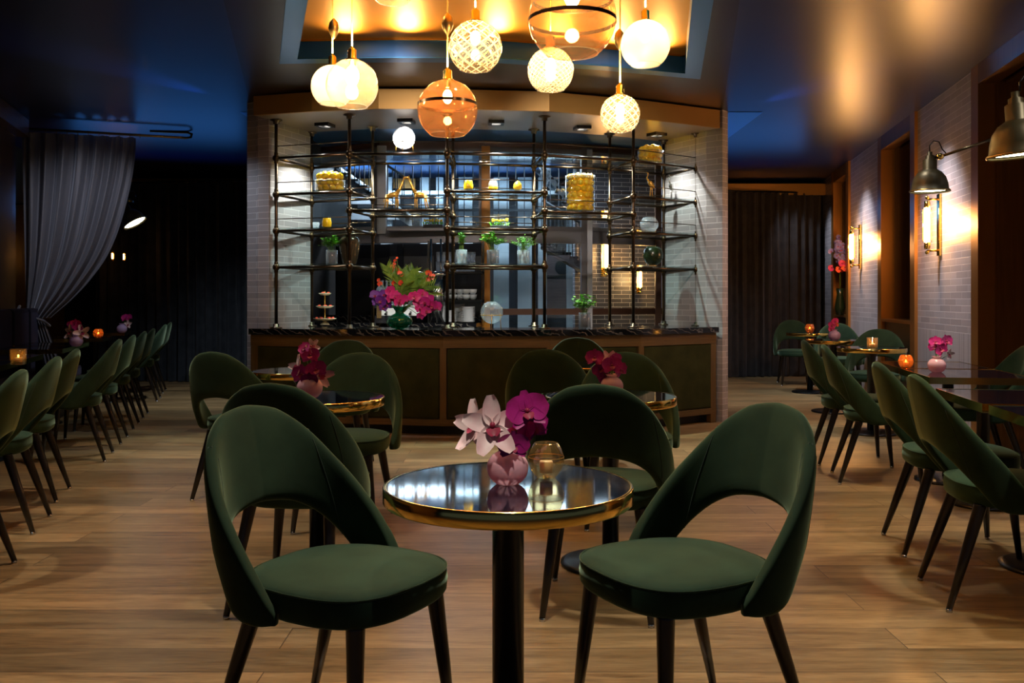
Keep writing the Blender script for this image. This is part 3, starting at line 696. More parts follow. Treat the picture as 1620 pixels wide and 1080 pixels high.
# square downlights under the soffit
dlp = [(514, 8.36), (643, 8.18), (785, 8.24), (921, 8.50), (1039, 8.84)]
dlt = thing('square_downlight', 'x', 'downlight')
b = MB()
for sx, sy, dx, dy in ((0, .055, .14, .03), (0, -.055, .14, .03), (.055, 0, .03, .08), (-.055, 0, .03, .08)): b.box((sx, sy, -.014), (dx, dy, .028))
b.build('housing', M['black_metal'], dlt)
MB().lathe([(0.0, -.012), (0.036, -.012), (0.040, -.004)], 16).build('lamp_lens', M['down_white'], dlt)
once = Once(dlt)
for k, (px, y) in enumerate(dlp):
    once.put((X(px, y), y, 2.771), (-.28, -.1, .06, .2, .55)[k], ('leftmost square downlight under the bar soffit', 'square downlight above the clear globe lamp on the top shelf', 'middle square downlight under the bar soffit', 'square downlight between the middle and rightmost ones under the soffit', 'rightmost square downlight, above the lemon bowl on the top shelf')[k], 'square downlights under the bar soffit')
    lamp('SPOT', 'soffit_downlight', (X(px, y), y, 2.73), (70, 130, 130, 130, 45)[k], (1.0, 0.94, 0.86), spot_size=math.radians(105), spot_blend=0.7, shadow_soft_size=0.035, aim=(X(px, y), y + .05, 0))

# ------------------------------------------------------------------ items on the shelves
def lemon_mesh():
    b = MB(); rows = []
    seg_ = 10
    prof = [(0.004, 1.12), (0.18, 1.04), (0.55, 0.80), (0.87, 0.42), (0.98, 0.0), (0.87, -.42), (0.55, -.80), (0.18, -1.02), (0.004, -1.08)]
    b.lathe([(r * .031, z * .034) for r, z in prof], seg_); return b
lem = tag(lemon_mesh().build('lemon', M['lemon']), 'yellow lemon', 'lemon')
lem_used = [False]
def put_lemon(p, label, group, s=1.0):
    if lem_used[0]: o = lem.copy(); C.objects.link(o)
    else: o = lem; lem_used[0] = True
    o.location = p; o.rotation_euler = (random.uniform(0, 3.1), random.uniform(0, 3.1), random.uniform(0, 3.1)); o.scale = (s, s, s)
    o['label'] = label; o['group'] = group; return o
def bowl_of_lemons(c, R, H, rows, per, jar_name, jlabel, label, group, s=1.0, profile=None):
    t = thing(jar_name, jlabel, 'glass jar' if 'jar' in jar_name else 'glass bowl', c)
    g = MB(); g.lathe(profile or [(0.0, 0.004), (R * .93, 0.004), (R, 0.02), (R, H), (R - .004, H), (R - .004, 0.024), (0, 0.01)], 28)
    g.build('glass_wall', M['clear'], t)
    rim = MB(); rim.lathe([(R - .006, H - .003), (R + .002, H - .003), (R + .002, H + .003), (R - .006, H + .003)], 28); rim.build('rim', M['clear_milky'], t)
    for j in range(rows):
        for k in range(per):
            a = 2 * PI * (k + 0.5 * (j % 2)) / per + .1
            put_lemon((c[0] + (R - .038 * s) * math.cos(a), c[1] + (R - .038 * s) * math.sin(a), c[2] + .038 + j * .055 * s), label, group, s * 0.96)
    return t
q = bay_pt(3, 918, .35); bowl_of_lemons((q.x, q.y, LM + SH), 0.135, 0.33, 6, 11, 'lemon_jar', 'tall clear glass jar packed with lemons on the fourth bay shelf', 'lemon packed in the tall glass jar', 'lemons in the tall jar', 1.02)
q = bay_pt(4, 1029, .45); bowl_of_lemons((q.x, q.y, L1 + SH), 0.125, 0.13, 3, 10, 'lemon_bowl', 'round glass bowl of lemons on the top right shelf', 'lemon heaped in the bowl on the top right shelf', 'lemons in the top right bowl', 1.0)
q = bay_pt(0, 522, .40); bowl_of_lemons((q.x, q.y, L2 + SH), 0.135, 0.11, 3, 10, 'lemon_bowl', 'low glass bowl of lemons on the left bay shelf', 'lemon heaped in the bowl on the left shelf', 'lemons in the left bowl', 1.0)
for (bx, zz, n_) in ((bay_pt(4, 1029, .45), L1, 5), (bay_pt(0, 522, .40), L2, 5)):
    for k in range(n_):
        a = k * 1.256; put_lemon((bx.x + .05 * math.cos(a), bx.y + .05 * math.sin(a), zz + SH + .165), 'lemon on top of the heap in the top right bowl' if zz == L1 else 'lemon on top of the heap in the left bowl', 'topmost lemons right' if zz == L1 else 'topmost lemons left')

def vessel(name, label, cat, c, prof, m, seg_=24, group=None):
    b = MB(); b.lathe(prof, seg_); o = b.build(name, m); o.location = c; return tag(o, label, cat, group)
cupp = [(0, 0), (.030, 0), (.041, .02), (.043, .055), (.034, .095), (.031, .098), (.029, .092), (.036, .055), (.034, .02), (0, .012)]
q = bay_pt(0, 517, .30); vessel('yellow_vase', 'small yellow rounded vase on the left bay shelf above the herb pot', 'vase', (q.x, q.y, L3 + SH), cupp, M['yellow'])
q = bay_pt(2, 741, .4); vessel('yellow_vase', 'small yellow rounded vase, leftmost of three on the middle shelf', 'vase', (q.x, q.y, L2 + SH), cupp, M['yellow'])
q = bay_pt(2, 780, .4); vv_ = thing('candle_cup', 'yellow cup with a glowing cream candle between vase and lemon', 'candle', (q.x, q.y, L2 + SH))
MB().lathe([(0, 0), (.030, 0), (.041, .02), (.043, .045), (0.0, .045)], 20).build('cup', M['yellow'], vv_)
MB().lathe([(.043, .045), (.040, .075), (.030, .098), (0, .1)], 20).build('wax_top', M['cream'], vv_)
q = bay_pt(2, 819, .4); b = MB(); b.lathe([(0.002, -.05), (.015, -.046), (.036, -.02), (.040, .0), (.034, .028), (.015, .048), (.002, .056)], 18); o = b.build('large_lemon', M['lemon']); o.location = (q.x, q.y, L2 + SH + .05); tag(o, 'single upright lemon right of the glowing candle cup', 'lemon')
q = bay_pt(0, 500, .5)
tcv = vessel('votive_glass', 'small clear votive glass behind the yellow vase on the left shelf', 'glass', (q.x, q.y, L3 + SH), [(0, 0), (.026, 0), (.032, .07), (.029, .07), (.024, .006), (0, .006)], M['clear_milky'])
q = bay_pt(0, 553, .45); vessel('dark_vase', 'tall dark bronze glazed vase on the lowest left shelf', 'vase', (q.x, q.y, L4 + SH),
    [(0, 0), (.055, 0), (.062, .01), (.082, .10), (.094, .17), (.092, .215), (.07, .245), (.052, .25), (.052, .26), (.06, .262), (.05, .262), (.044, .25), (0, .2)], M['bronze_vase'], 28)
q = bay_pt(4, 1033, .45)
vt = thing('round_dark_vase', 'dark green spherical vase with gold foot on the lowest right shelf', 'vase', (q.x, q.y, L4 + SH))
MB().lathe([(0, .012), (.04, .014), (.07, .035), (.094, .08), (.098, .11), (.088, .16), (.062, .190), (.05, .195), (.046, .188), (.07, .16), (.08, .11), (0, .04)], 28).build('body', M['dark_green_glaze'], vt)
MB().lathe([(0, 0), (.036, 0), (.038, .014), (0, .014)], 20).build('gold_foot', M['gilt'], vt)
q = bay_pt(4, 1027, .45); vessel('cut_glass_ball', 'clear cut glass ball vase on the right shelf', 'vase', (q.x, q.y, L3 + SH), [(.0, 0), (.03, 0), (.06, .015), (.088, .06), (.088, .1), (.06, .142), (.04, .15)], M['clear_milky'])

# giraffes
def giraffe(name, label, c, flip):
    b = MB(); s = 1
    pts = [(-.050 , 0, .105), (-.02, 0, .118), (.015, 0, .125), (.040, 0, .140)]
    b.tube(pts, [.016, .022, .024, .016], 8)
    b.tube([(.030, 0, .135), (.052, 0, .175), (.075, 0, .235), (.086, 0, .262)], [.018, .012, .008, .007], 8)
    b.tube([(.080, 0, .262), (.096, 0, .268), (.118, 0, .258)], [.008, .011, .006], 8)
    b.tube([(.084, .004, .268), (.080, .006, .285)], .002, 4); b.tube([(.086, -.006, .268), (.083, -.008, .285)], .002, 4)
    for (x, y, bx, by) in ((.030, .012, .034, .016), (.022, -.014, .020, -.018), (-.040, .012, -.052, .016), (-.046, -.012, -.068, -.016)):
        b.tube([(x, y, .120), ((x + bx) / 2 + .004, (y + by) / 2, .06), (bx, by, 0)], [.010, .0055, .005], 6)
    b.tube([(-.058, 0, .112), (-.072, 0, .075), (-.070, 0, .06)], [.003, .002, .005], 5)
    o = b.build(name, M['gilt']); o.location = c; o.rotation_euler = (0, 0, PI if flip else 0); o.scale = (1.15, 1.15, 1.05); return tag(o, label, 'figurine')
q = bay_pt(1, 622, .3); giraffe('giraffe_figurine', 'gilt giraffe figurine facing right, left of the pair', (q.x, q.y, LM + SH), False)
q = bay_pt(1, 664, .3); giraffe('giraffe_figurine', 'gilt giraffe figurine facing left, right of the pair', (q.x, q.y, LM + SH), True)
# birds
def heron(label, c, m, rz, sc_):
    b = MB()
    b.tube([(-.012, 0, .0), (-.008, 0, .10), (0, 0, .13)], [.006, .004, .012], 6); b.tube([(.014, 0, 0), (.010, 0, .10), (.004, 0, .13)], [.006, .004, .012], 6)
    b.tube([(.04, 0, .12), (.02, 0, .135), (-.01, 0, .175), (-.03, 0, .195)], [.006, .020, .026, .010], 8)
    b.tube([(-.025, 0, .19), (-.045, 0, .225), (-.035, 0, .255), (-.030, 0, .275), (-.05, 0, .285)], [.010, .007, .006, .007, .003], 8)
    b.box((0, 0, .003), (.06, .05, .006))
    o = b.build('heron_figurine', m); o.location = c; o.rotation_euler = (0, 0, rz); o.scale = (sc_,) * 3; return tag(o, label, 'figurine')
q = bay_pt(4, 1030, .5); heron('gilt long-legged bird figurine on the right shelf', (q.x, q.y, L2 + SH), M['gilt'], 0, 0.92)
q = bay_pt(4, 1062, .6); heron('silver long-legged bird figurine beside the tiled pier', (q.x, q.y, L2 + SH), M['silver'], 0.9, 0.92)
# flower trays
def flower_tray(label, c, w_, n_):
    t = thing('flower_tray', label, 'flower tray', c)
    MB().box((0, 0, .02), (w_, .10, .04), bevel=.004).build('tray', M['dark'], t)
    lf = MB()
    for k in range(60):
        x = random.uniform(-w_ / 2, w_ / 2); y = random.uniform(-.05, .05); a = random.uniform(0, 6.28); l = .03
        p = Vector((x, y, .038)); d = Vector((math.cos(a) * .6, math.sin(a) * .6, 1)).normalized() * .045; s = Vector((-d.y, d.x, 0)) * .25
        lf.face([p, p + d * .5 + s, p + d, p + d * .5 - s])
    tag(lf.build('foliage', M['leaf'], t), kind='stuff')
    for k in range(n_):
        for r_ in range(2):
            MB().ball((-w_ / 2 + w_ * (k + .5) / n_ + random.uniform(-.006, .006), -.02 + .04 * r_, .085 + .012 * r_ + random.uniform(-.006, .006)), .016, 8, (1, 1, .7)).build('blossom', M['lemon'], t)
    return t
st('trim_23', MB().box((X(685, 10.2), 10.22, 1.935), (1.0, .26, .028)), M['frame_grey'])
flower_tray('tray of yellow blossoms on the window ledge under the giraffe shelf', (X(685, 10.15), 10.17, 1.95), 0.22, 7)
flower_tray('tray of yellow blossoms on the third middle shelf above the herbs', (*bay_pt(2, 791, .75), L3 + SH), 0.17, 5)

# herb pots
def herb(label, c, kind, h, w_, gr=0.052, gh=0.13):
    t = thing('herb_glass', label, 'potted herb', c)
    MB().lathe([(0, 0), (gr, 0), (gr, gh), (gr - .004, gh), (gr - .004, .008), (0, .008)], 20).build('glass', M['clear_milky'], t)
    MB().lathe([(0, .01), (gr * .55, .01), (gr * .6, gh * .9), (0, gh * .92)], 16).build('root_ball', M['soil'], t)
    s_ = MB(); l_ = MB()
    n = 26 if kind != 'fine' else 46
    for k in range(n):
        a = random.uniform(0, 2 * PI); rr = w_ * math.sqrt(random.random()); zt = gh + h * random.uniform(.45, 1) * (1 - .35 * (rr / w_) ** 2)
        b0 = Vector((random.uniform(-.02, .02), random.uniform(-.02, .02), gh * .85)); e_ = Vector((rr * math.cos(a), rr * math.sin(a), zt))
        if kind == 'upright': e_ = Vector((rr * .5 * math.cos(a), rr * .5 * math.sin(a), gh + h * random.uniform(.6, 1)))
        mid = (b0 + e_) / 2 + Vector((0, 0, h * .15)); s_.tube([b0, mid, e_], [.0018, .0015, .001], 4, cap=False)
        m_ = 9 if kind == 'fine' else 6
        for j in range(m_):
            f = .3 + .7 * (j + 1) / m_; p = (b0.lerp(mid, f * 2) if f < .5 else mid.lerp(e_, f * 2 - 1)); aa = random.uniform(0, 6.28)
            L = {'broad': .042, 'fine': .018, 'upright': .030}[kind] * random.uniform(.7, 1.2); W = L * {'broad': .42, 'fine': .3, 'upright': .16}[kind]
            d = Vector((math.cos(aa), math.sin(aa), random.uniform(-.2, .8))).normalized(); sd = d.cross(Vector((0, 0, 1))).normalized() * W; up = Vector((0, 0, L * .12))
            l_.face([p, p + d * L * .45 + sd + up, p + d * L, p + d * L * .45 - sd + up])
    s_.build('stems', M['stem'], t); tag(l_.build('foliage', M['leaf'], t, fix=False), kind='stuff')
    return t
herb('green basil in a clear glass beside the dark vase, lowest left shelf', (*bay_pt(0, 525, .35), L4 + SH), 'broad', .14, .10)
herb('upright rosemary sprigs in a glass, leftmost of three middle herb pots', (*bay_pt(2, 730, .4), L4 + SH), 'upright', .16, .06)
herb('bushy parsley in a glass, middle of three herb pots', (*bay_pt(2, 780, .4), L4 + SH), 'broad', .19, .12, .055)
herb('feathery dill in a glass, rightmost of three middle herb pots', (*bay_pt(2, 828, .4), L4 + SH), 'fine', .16, .14, .058)
herb('leafy green basil in a glass standing on the bar top', (X(925, 8.22), 8.22, .9), 'broad', .17, .13, .055, .14)

# globe lamps on legs
def leg_globe(label, c, warm):
    t = thing('globe_vase', label, 'glass globe', c)
    z0 = .045; R = .10
    prof = [(R * math.sin(a), z0 + R + R * -math.cos(a)) for a in [PI * (k + .6) / 13 for k in range(12)]]
    MB().lathe(prof, 24, uv=True).build('globe', M['clear_milky'], t)
    MB().lathe([(R * .96, z0 + R * .72), (R * 1.0, z0 + R * .75), (R * .97, z0 + R * .78)], 24).build('gold_line', M['gilt'], t)
    for k in range(3):
        a = k * 2 * PI / 3 - PI / 2; MB().tube([(math.cos(a) * R * .85, math.sin(a) * R * .85, z0 + R * .9), (math.cos(a) * R * .92, math.sin(a) * R * .92, 0)], .0035, 6).build('leg', M['gilt'], t)
    if warm:
        MB().ball((0, 0, z0 + .06), .035, 12, (1.5, 1.5, .6)).build('glow_core', emis('cool_glow', (1, .95, .85), 1.6), t)
    return t
leg_globe('clear engraved globe on thin gold legs on the bar top', (X(778, 8.02), 8.02, .9), False)
q = bay_pt(1, 639, .35); leg_globe('lit clear globe on gold legs on the top shelf', (q.x, q.y, L1 + SH), True)

# ------------------------------------------------------------------ flowers
def petal_grid(b, L, W, base, d, side, up, curl=0.25, cup=0.15, tip=0.5):
    rows = []; n = 8; m_ = 5
    for i in range(n + 1):
        t = i / n; w_ = W * (math.sin(PI * min(1, t ** tip * .90 + .03)) ** .62)
        w_ = max(w_, W * .06)
        row = []
        for j in range(m_):
            s = (j / (m_ - 1) - .5) * 2
            p = base + d * (L * t) + side * (w_ * .5 * s) + up * (curl * L * t * t + cup * W * s * s * .5)
            row.append(p)
        rows.append(row)
    b.grid(rows); return b
def blossom(parent, c, face_dir, size, kind, roll=0.0):
    """orchid flower: mesh of petals with a lip sub-part"""
    f = Vector(face_dir).normalized(); z = Vector((0, 0, 1)); s = f.cross(z)
    s = s.normalized() if s.length > .1 else Vector((1, 0, 0)); u = s.cross(f).normalized()
    R_ = Matrix.Rotation(roll, 3, f); s = R_ @ s; u = R_ @ u
    b = MB(); c = Vector(c)
    def ang(a): return (s * math.sin(a) + u * math.cos(a))
    if kind in ('magenta', 'hotpink', 'purple', 'lavender', 'red'):
        for a in (0, 2.25, -2.25): petal_grid(b, size * .48, size * .34, c, ang(a), f.cross(ang(a)), f, .10, .2)
        for a in (1.25, -1.25): petal_grid(b, size * .50, size * .66, c + f * size * .015, ang(a), f.cross(ang(a)), f, .10, .12, .72)
        lipm = M['lip']
    else:
        for a in (0.05, 2.6, -2.6, 1.2, -1.25): petal_grid(b, size * .55, size * .33, c, ang(a + random.uniform(-.1, .1)), f.cross(ang(a)), f, random.uniform(-.05, .45), .35, .8)
        lipm = M['lip']
    o = b.build('blossom', M[kind], parent, fix=False)
    l = MB(); petal_grid(l, size * .27, size * .26, c + f * size * .02, (ang(PI) * .7 + f * .7).normalized(), s, -f * .6 + u * .2, .4, -.5)
    l.ball(c + f * size * .05 + u * size * .02, size * .055, 8); l.build('lip', lipm, o, fix=False)
    return o
def vase_round(m, label):
    t = thing('bud_vase', label, 'vase')
    MB().lathe(prof_smooth([(0, .001), (.018, 0), (.030, .004), (.043, .018), (.048, .036), (.046, .052), (.036, .067), (.0235, .075), (.0215, .080), (.025, .086), (.029, .090)]), 40).build('glass_body', m, t)
    return t
PINK = Once(vase_round(M['pink_glass'], 'x')); LIL = Once(vase_round(M['lilac_glass'], 'x'))
def spray(label, base, bl, stemtop=None):
    """bl: list of (world point, size, kind, face, roll)"""
    t = thing('orchid_spray', label, 'flowers', base)
    B0 = Vector(base)
    for (p, size, kind, fd, roll) in bl:
        q_ = Vector(p) - B0
        MB().tube([(0, 0, 0.02), Vector((q_.x * .25, q_.y * .25, max(.04, q_.z * .55))), q_ - Vector(fd).normalized() * .005], .0018, 5, cap=False).build('stem', M['stem'], t)
        blossom(t, q_, fd, size, kind, roll)
    return t
ZT = 0.7405
def px_spray(label, vx, vy, Y0, items, zb=ZT):
    base = (vx, vy, zb + 0.02)
    return spray(label, base, [(at(a, b_, Y0 + dy), s * (.84 if Y0 > 3 else 1), k, fd, r) for (a, b_, dy, s, k, fd, r) in items])

# ------------------------------------------------------------------ tables
def round_table():
    t = thing('round_table', 'x', 'table')
    R = .2876
    MB().lathe([(0, .7405), (R - .008, .7405), (R - .008, .71), (0, .71)], 64, smooth=False).build('table_top', M['top'], t)
    MB().lathe([(R - .008, .7415), (R - .002, .7418), (R, .7395), (R, .708), (R - .003, .705), (R - .02, .705), (R - .02, .709)], 64).build('brass_rim', M['brass'], t)
    MB().lathe([(0, .02), (.0365, .02), (.0365, .66), (.06, .69), (.09, .706), (0, .706)], 32).build('pedestal', M['black_metal'], t)
    MB().lathe([(0, 0), (.215, 0), (.22, .004), (.22, .012), (.20, .018), (.05, .024), (.036, .03), (0, .03)], 40).build('base', M['black_metal'], t)
    return t
RT = Once(round_table())
def rect_table(w_=.55, d=.64, off=.10):
    t = thing('square_table', 'x', 'table')
    MB().box((0, 0, .7255), (w_ - .016, d - .016, .030)).build('table_top', M['top'], t)
    b = MB()
    for (cx_, cy_, dx, dy) in ((0, d / 2 - .004, w_, .008), (0, -d / 2 + .004, w_, .008), (w_ / 2 - .004, 0, .008, d - .016), (-w_ / 2 + .004, 0, .008, d - .016)): b.box((cx_, cy_, .7235), (dx, dy, .037))
    b.build('brass_rim', M['brass'], t)
    MB().lathe([(0, .02), (.034, .02), (.034, .68), (.08, .709), (0, .709)], 24, (off, 0, 0)).build('pedestal', M['black_metal'], t)
    MB().lathe([(0, 0), (.195, 0), (.20, .01), (.18, .018), (.05, .024), (0, .03)], 32, (off, 0, 0)).build('base', M['black_metal'], t)
    return t
QT = Once(rect_table())
for x, y, lab in ((-.009, 2.104, 'black-topped brass-rimmed round table in the foreground'),
                  (-.842, 3.95, 'brass-rimmed round table left of centre holding a pink vase'),
                  (-1.25, 5.42, 'brass-rimmed round table nearest the left end of the bar'),
                  (.434, 4.01, 'brass-rimmed round table right of centre holding a pink vase'),
                  (.52, 5.84, 'round table mostly hidden behind chairs right of centre near the bar'),
                  (3.12, 7.90, 'brass-rimmed round table with a candle glass beside the tiled wall'),
                  (3.31, 9.37, 'brass-rimmed round table with a lilac vase in the right aisle'),
                  (3.70, 11.3, 'farthest round table before the right-hand curtain')):
    RT.put((x, y, 0), 0, lab, 'round brass-rimmed tables')
rt_ang = RA - PI / 2     # local x towards the right wall
for x, y, lab in ((2.585, 5.20, 'square brass-rimmed table holding a pink vase on the right'),
                  (2.70, 5.86, 'square brass-rimmed table behind the pink vase table on the right'),
                  (2.23, 3.96, 'square brass-rimmed table at the right edge, farther of that pair'),
                  (2.13, 3.29, 'square brass-rimmed table at the right edge, nearest the viewer')):
    QT.put((x, y, 0), rt_ang, lab, 'square tables on the right')
lt_ang = LA + PI / 2     # local x towards the left wall
Lfw = Vector((-.962, -.272)); Lal = Vector((-.272, .962))
tbl_left = []
for k, (s_, lab) in enumerate(((-.55, 'dark brass-rimmed table at the left edge nearest the viewer'), (.12, 'dark brass-rimmed table at the left edge beside the second chair'),
        (1.52, 'dark left-hand table holding a ribbed candle glass'), (2.19, 'dark left-hand table just behind the ribbed candle glass'),
        (3.55, 'dark left-hand table holding pink orchids in a lilac vase'), (4.20, 'dark left-hand table between the orchids and the amber candle'),
        (5.65, 'dark left-hand table holding the amber candle'), (7.35, 'farthest left-hand table with a lilac vase'))):
    p = Vector((-2.66, 4.6)) + Lal * s_ + Lfw * .52; tbl_left.append(p)
    QT.put((p.x, p.y, 0), lt_ang, lab, 'dark tables on the left')

# ------------------------------------------------------------------ chairs
def chair():
    t = thing('dining_chair', 'x', 'chair')
    PX = [(0, 0), (.2, .112), (.35, .184), (.5, .232), (.65, .256), (.8, .260), (1, .247)]
    PY = [(0, -.238), (.2, -.228), (.35, -.200), (.5, -.155), (.65, -.098), (.8, -.040), (1, .012)]
    ZU = [(0, .870), (.1, .866), (.2, .848), (.35, .790), (.5, .705), (.65, .615), (.8, .520), (.92, .452), (1, .420)]
    ZL = [(0, .605), (.1, .602), (.2, .589), (.3, .562), (.4, .518), (.5, .455), (.58, .410), (.68, .390), (.8, .386), (1, .392)]
    def surf(t_, z):
        a = abs(t_); sg = 1 if t_ >= 0 else -1
        x = smooth_tab(PX, a) * sg; y = smooth_tab(PY, a)
        h = max(0, z - .40)
        wgt = 1 - .5 * a * a
        lean = .225 * wgt * h * min(1, h / .12)
        return Vector((x * (1 - .10 * max(0, (z - .62))), y - lean, z))
    def nrm(t_, z):
        e = .01
        t2 = min(1, t_ + e); t1 = max(-1, t_ - e)
        a = surf(t2, z) - surf(t1, z); b_ = surf(t_, z + .01) - surf(t_, z - .01)
        return a.cross(b_).normalized()
    N = 56; K = 12
    rows = []
    for i in range(N + 1):
        s = -1 + 2 * i / N
        zu = smooth_tab(ZU, abs(s)); zl = smooth_tab(ZL, abs(s))
        th = interp([(0, .021), (.6, .021), (.9, .018), (1, .012)], abs(s))
        sec = []
        hz = (zu - zl)
        for k in range(2 * K):
            ph = 2 * PI * k / (2 * K)
            cx_ = math.copysign(abs(math.cos(ph)) ** .45, math.cos(ph)); sx = math.copysign(abs(math.sin(ph)) ** .65, math.sin(ph))
            z = (zu + zl) / 2 + hz / 2 * cx_ 
            p = surf(s, z); n_ = nrm(s, z)
            sec.append(p + n_ * th * sx)
        rows.append(sec)
    b = MB(); b.grid(rows, closed_u=True); b.face(rows[0][::-1], True); b.face(rows[-1], True)
    back = b.build('backrest', M['velvet'], t)
    # seams where the arm pieces join the back pad
    for sg in (-1, 1):
        for side in (1, -1):
            pts = []
            for j in range(11):
                f = j / 10; s = sg * (.36 + .10 * math.sin(f * PI * .5) * (1 if True else 0) - .0)
                zu = smooth_tab(ZU, abs(s)); zl = smooth_tab(ZL, abs(s)); z = zu - .012 + (zl - zu + .024) * f
                cc = min(.999, abs(1 - 2 * f)) ** (1 / .45); sx = math.sqrt(max(0, 1 - cc * cc)) ** .65
                z = (zu + zl) / 2 + (zu - zl) / 2 * (1 - 2 * f)
                pts.append(surf(s, z) + nrm(s, z) * side * .0205 * sx)
            MB().tube(pts, .0016, 5).build('seam', M['seam'], back)
    # seat
    def plan(a, grow=0.0):
        ca, sa = math.cos(a), math.sin(a); e = .62
        x = math.copysign(abs(ca) ** e, ca); y = math.copysign(abs(sa) ** e, sa)
        hw = .232 if y > 0 else .232 - .045 * (-y) ** 1.5
        hw = hw - (.012 if y > .8 else 0) * (y - .8) * 5
        return Vector((x * (hw + grow), .018 + y * (.228 + grow) + (.016 * (1 - x * x) if y > 0 else 0), 0))
    b = MB(); rows = []
    for (g, z) in ((.3, .391), (.93, .391), (.97, .396), (1.0, .406), (1.01, .430), (1.0, .455), (.985, .462), (.955, .468), (.84, .475), (.65, .480), (.4, .484), (.15, .485)):
        rows.append([plan(2 * PI * k / 48) * g + Vector((0, .018 * (1 - g), z)) for k in range(48)])
    b.grid(rows, closed_u=True); b.face(rows[0][::-1]); b.face(rows[-1], True)
    seat = b.build('seat', M['velvet_seat'], t)
    pts = [plan(2 * PI * k / 48, -.001) + Vector((0, 0, .4625)) for k in range(49)]
    MB().tube(pts, .0028, 5, cap=False).build('piping', M['velvet'], seat)
    for (x, y, bx, by) in ((.165, .185, .205, .215), (-.165, .185, -.205, .215), (.155, -.145, .195, -.265), (-.155, -.145, -.195, -.265)):
        lg = MB().tube([(x, y, .397), (x, y, .387), (x + (bx - x) * .5, y + (by - y) * .5, .20), (bx, by, .012)], [.0235, .0235, .0185, .0115], 14).build('leg', M['black_leg'], t)
        MB().tube([(bx, by, 0), (bx, by, .012)], .0118, 12).build('glide', M['glide'], lg)
    return t
CH = Once(chair())
def put_chair(x, y, fx, fy, lab, grp, s=1.0): CH.put((x, y, 0), math.atan2(-fx, fy), lab, grp, s)
g1 = 'green velvet chairs around the round tables'
put_chair(-.450, 2.385, .87, -.49, 'foreground green velvet chair left of the near round table', g1)
put_chair(.462, 2.455, -.885, -.465, 'foreground green velvet chair right of the near round table', g1)
put_chair(0.345, 3.53, .16, .98, 'dark green chair with its back to us, directly behind the near round table', g1)
put_chair(-.815, 3.56, .13, .99, 'dark green chair with its back to us, directly behind the left foreground chair', g1)
put_chair(-.865, 4.71, -.08, -1, 'green chair facing us behind the left pink vase table', g1)
put_chair(.60, 4.76, -.10, -1, 'green chair facing us behind the right pink vase table', g1)
put_chair(-1.20, 6.26, -.02, -1, 'green chair facing us at the bar end of the far left round table', g1)
put_chair(-1.575, 5.44, .33, .94, 'dark green chair left of centre turned towards the bar, at the far left round table', g1)
put_chair(.25, 5.70, .15, .98, 'dark green chair with its back to us, right of centre close to the bar', g1)
put_chair(.50, 6.66, 0, -1, 'green chair facing us nearest the bar front, right of centre', g1)
g2 = 'green velvet chairs along the right wall'
put_chair(1.925, 3.545, .986, -.165, 'green chair tucked under the right edge tables, nearest the viewer', g2)
put_chair(2.065, 4.26, .986, -.165, 'green chair second from the viewer in the right-hand row', g2)
put_chair(2.36, 5.85, .975, -.22, 'olive-lit chair third in the right-hand row before the pink vase table', g2)
put_chair(2.44, 6.51, .986, -.165, 'farthest chair of the right-hand row, half hidden by its neighbour', g2)
put_chair(3.02, 5.95, -.986, .165, 'dark chair against the tiled wall behind the right pink vase', g2)
put_chair(3.43, 8.62, -.50, -.87, 'chair facing us behind the round table with the candle glass', g2)
put_chair(3.88, 10.75, -.2, -.98, 'chair facing us behind the lilac vase table on the right', g2)
put_chair(3.83, 12.30, -.15, -.98, 'farthest right chair before the dark curtain', g2)
g3 = 'green velvet chairs along the left tables'
labs = ['green chair cut off by the left picture edge', 'nearest complete green chair of the left-hand row', 'second complete chair of the left-hand row, beside the nearest one',
        'large olive-lit chair after the first gap in the left-hand row', 'chair just behind the olive-lit chair in the left-hand row', 'fifth complete chair of the left-hand row',
        'sixth complete chair of the left-hand row', 'last but one chair of the left-hand row', 'farthest chair of the left-hand row by the dark curtain']
for (x, y), lab in zip(((-2.40, 3.76), (-2.68, 4.62), (-2.92, 5.33), (-3.22, 6.62), (-3.44, 7.40), (-3.68, 8.22), (-3.90, 8.98), (-4.32, 10.4), (-4.60, 11.3)), labs):
    put_chair(x, y, -.962, -.272, lab, g3)

# ------------------------------------------------------------------ vases, candles, flowers on the tables
v1 = (-.01, 2.105, ZT); PINK.put(v1, 0, 'pink milk glass vase on the foreground table', 'pink glass bud vases')
fwd = (0, -1, .1)
px_spray('blush and magenta orchids in the foreground pink vase', -.01, 2.105, 2.10, [
    (779, 674, -.03, .128, 'pinkwhite', (.1, -1, .15), .1), (752, 672, .02, .115, 'pinkwhite', (-.75, -.7, .2), .3),
    (834, 650, -.03, .100, 'magenta', (.15, -1, .1), .2), (818, 676, .0, .090, 'magenta', (-.3, -1, 0), -.1), (841, 676, .0, .085, 'magenta', (.5, -.8, -.1), .4),
    (812, 704, -.035, .075, 'magenta', (.1, -1, -.2), 0)])
v2 = (X(490, 3.92), 3.92, ZT); PINK.put(v2, 0, 'pink milk glass vase on the round table left of centre', 'pink glass bud vases', 1.15)
px_spray('tall magenta orchid spray in the left of centre vase', v2[0], v2[1], 3.92, [
    (478, 592, 0, .11, 'magenta', (-.2, -1, 0), 0), (500, 585, -.02, .11, 'magenta', (.2, -1, .1), .3), (491, 562, 0, .10, 'hotpink', (0, -1, .2), 0), (482, 551, 0, .075, 'hotpink', (-.4, -.8, .3), .4),
    (495, 547, .01, .07, 'pinkwhite', (.3, -1, .3), .5), (505, 594, .04, .13, 'pinkwhite', (.6, -.6, -.1), 1.2), (473, 580, .04, .12, 'pinkwhite', (-.7, -.5, .1), -1.0), (490, 601, -.03, .09, 'magenta', (0, -1, -.3), 0)])
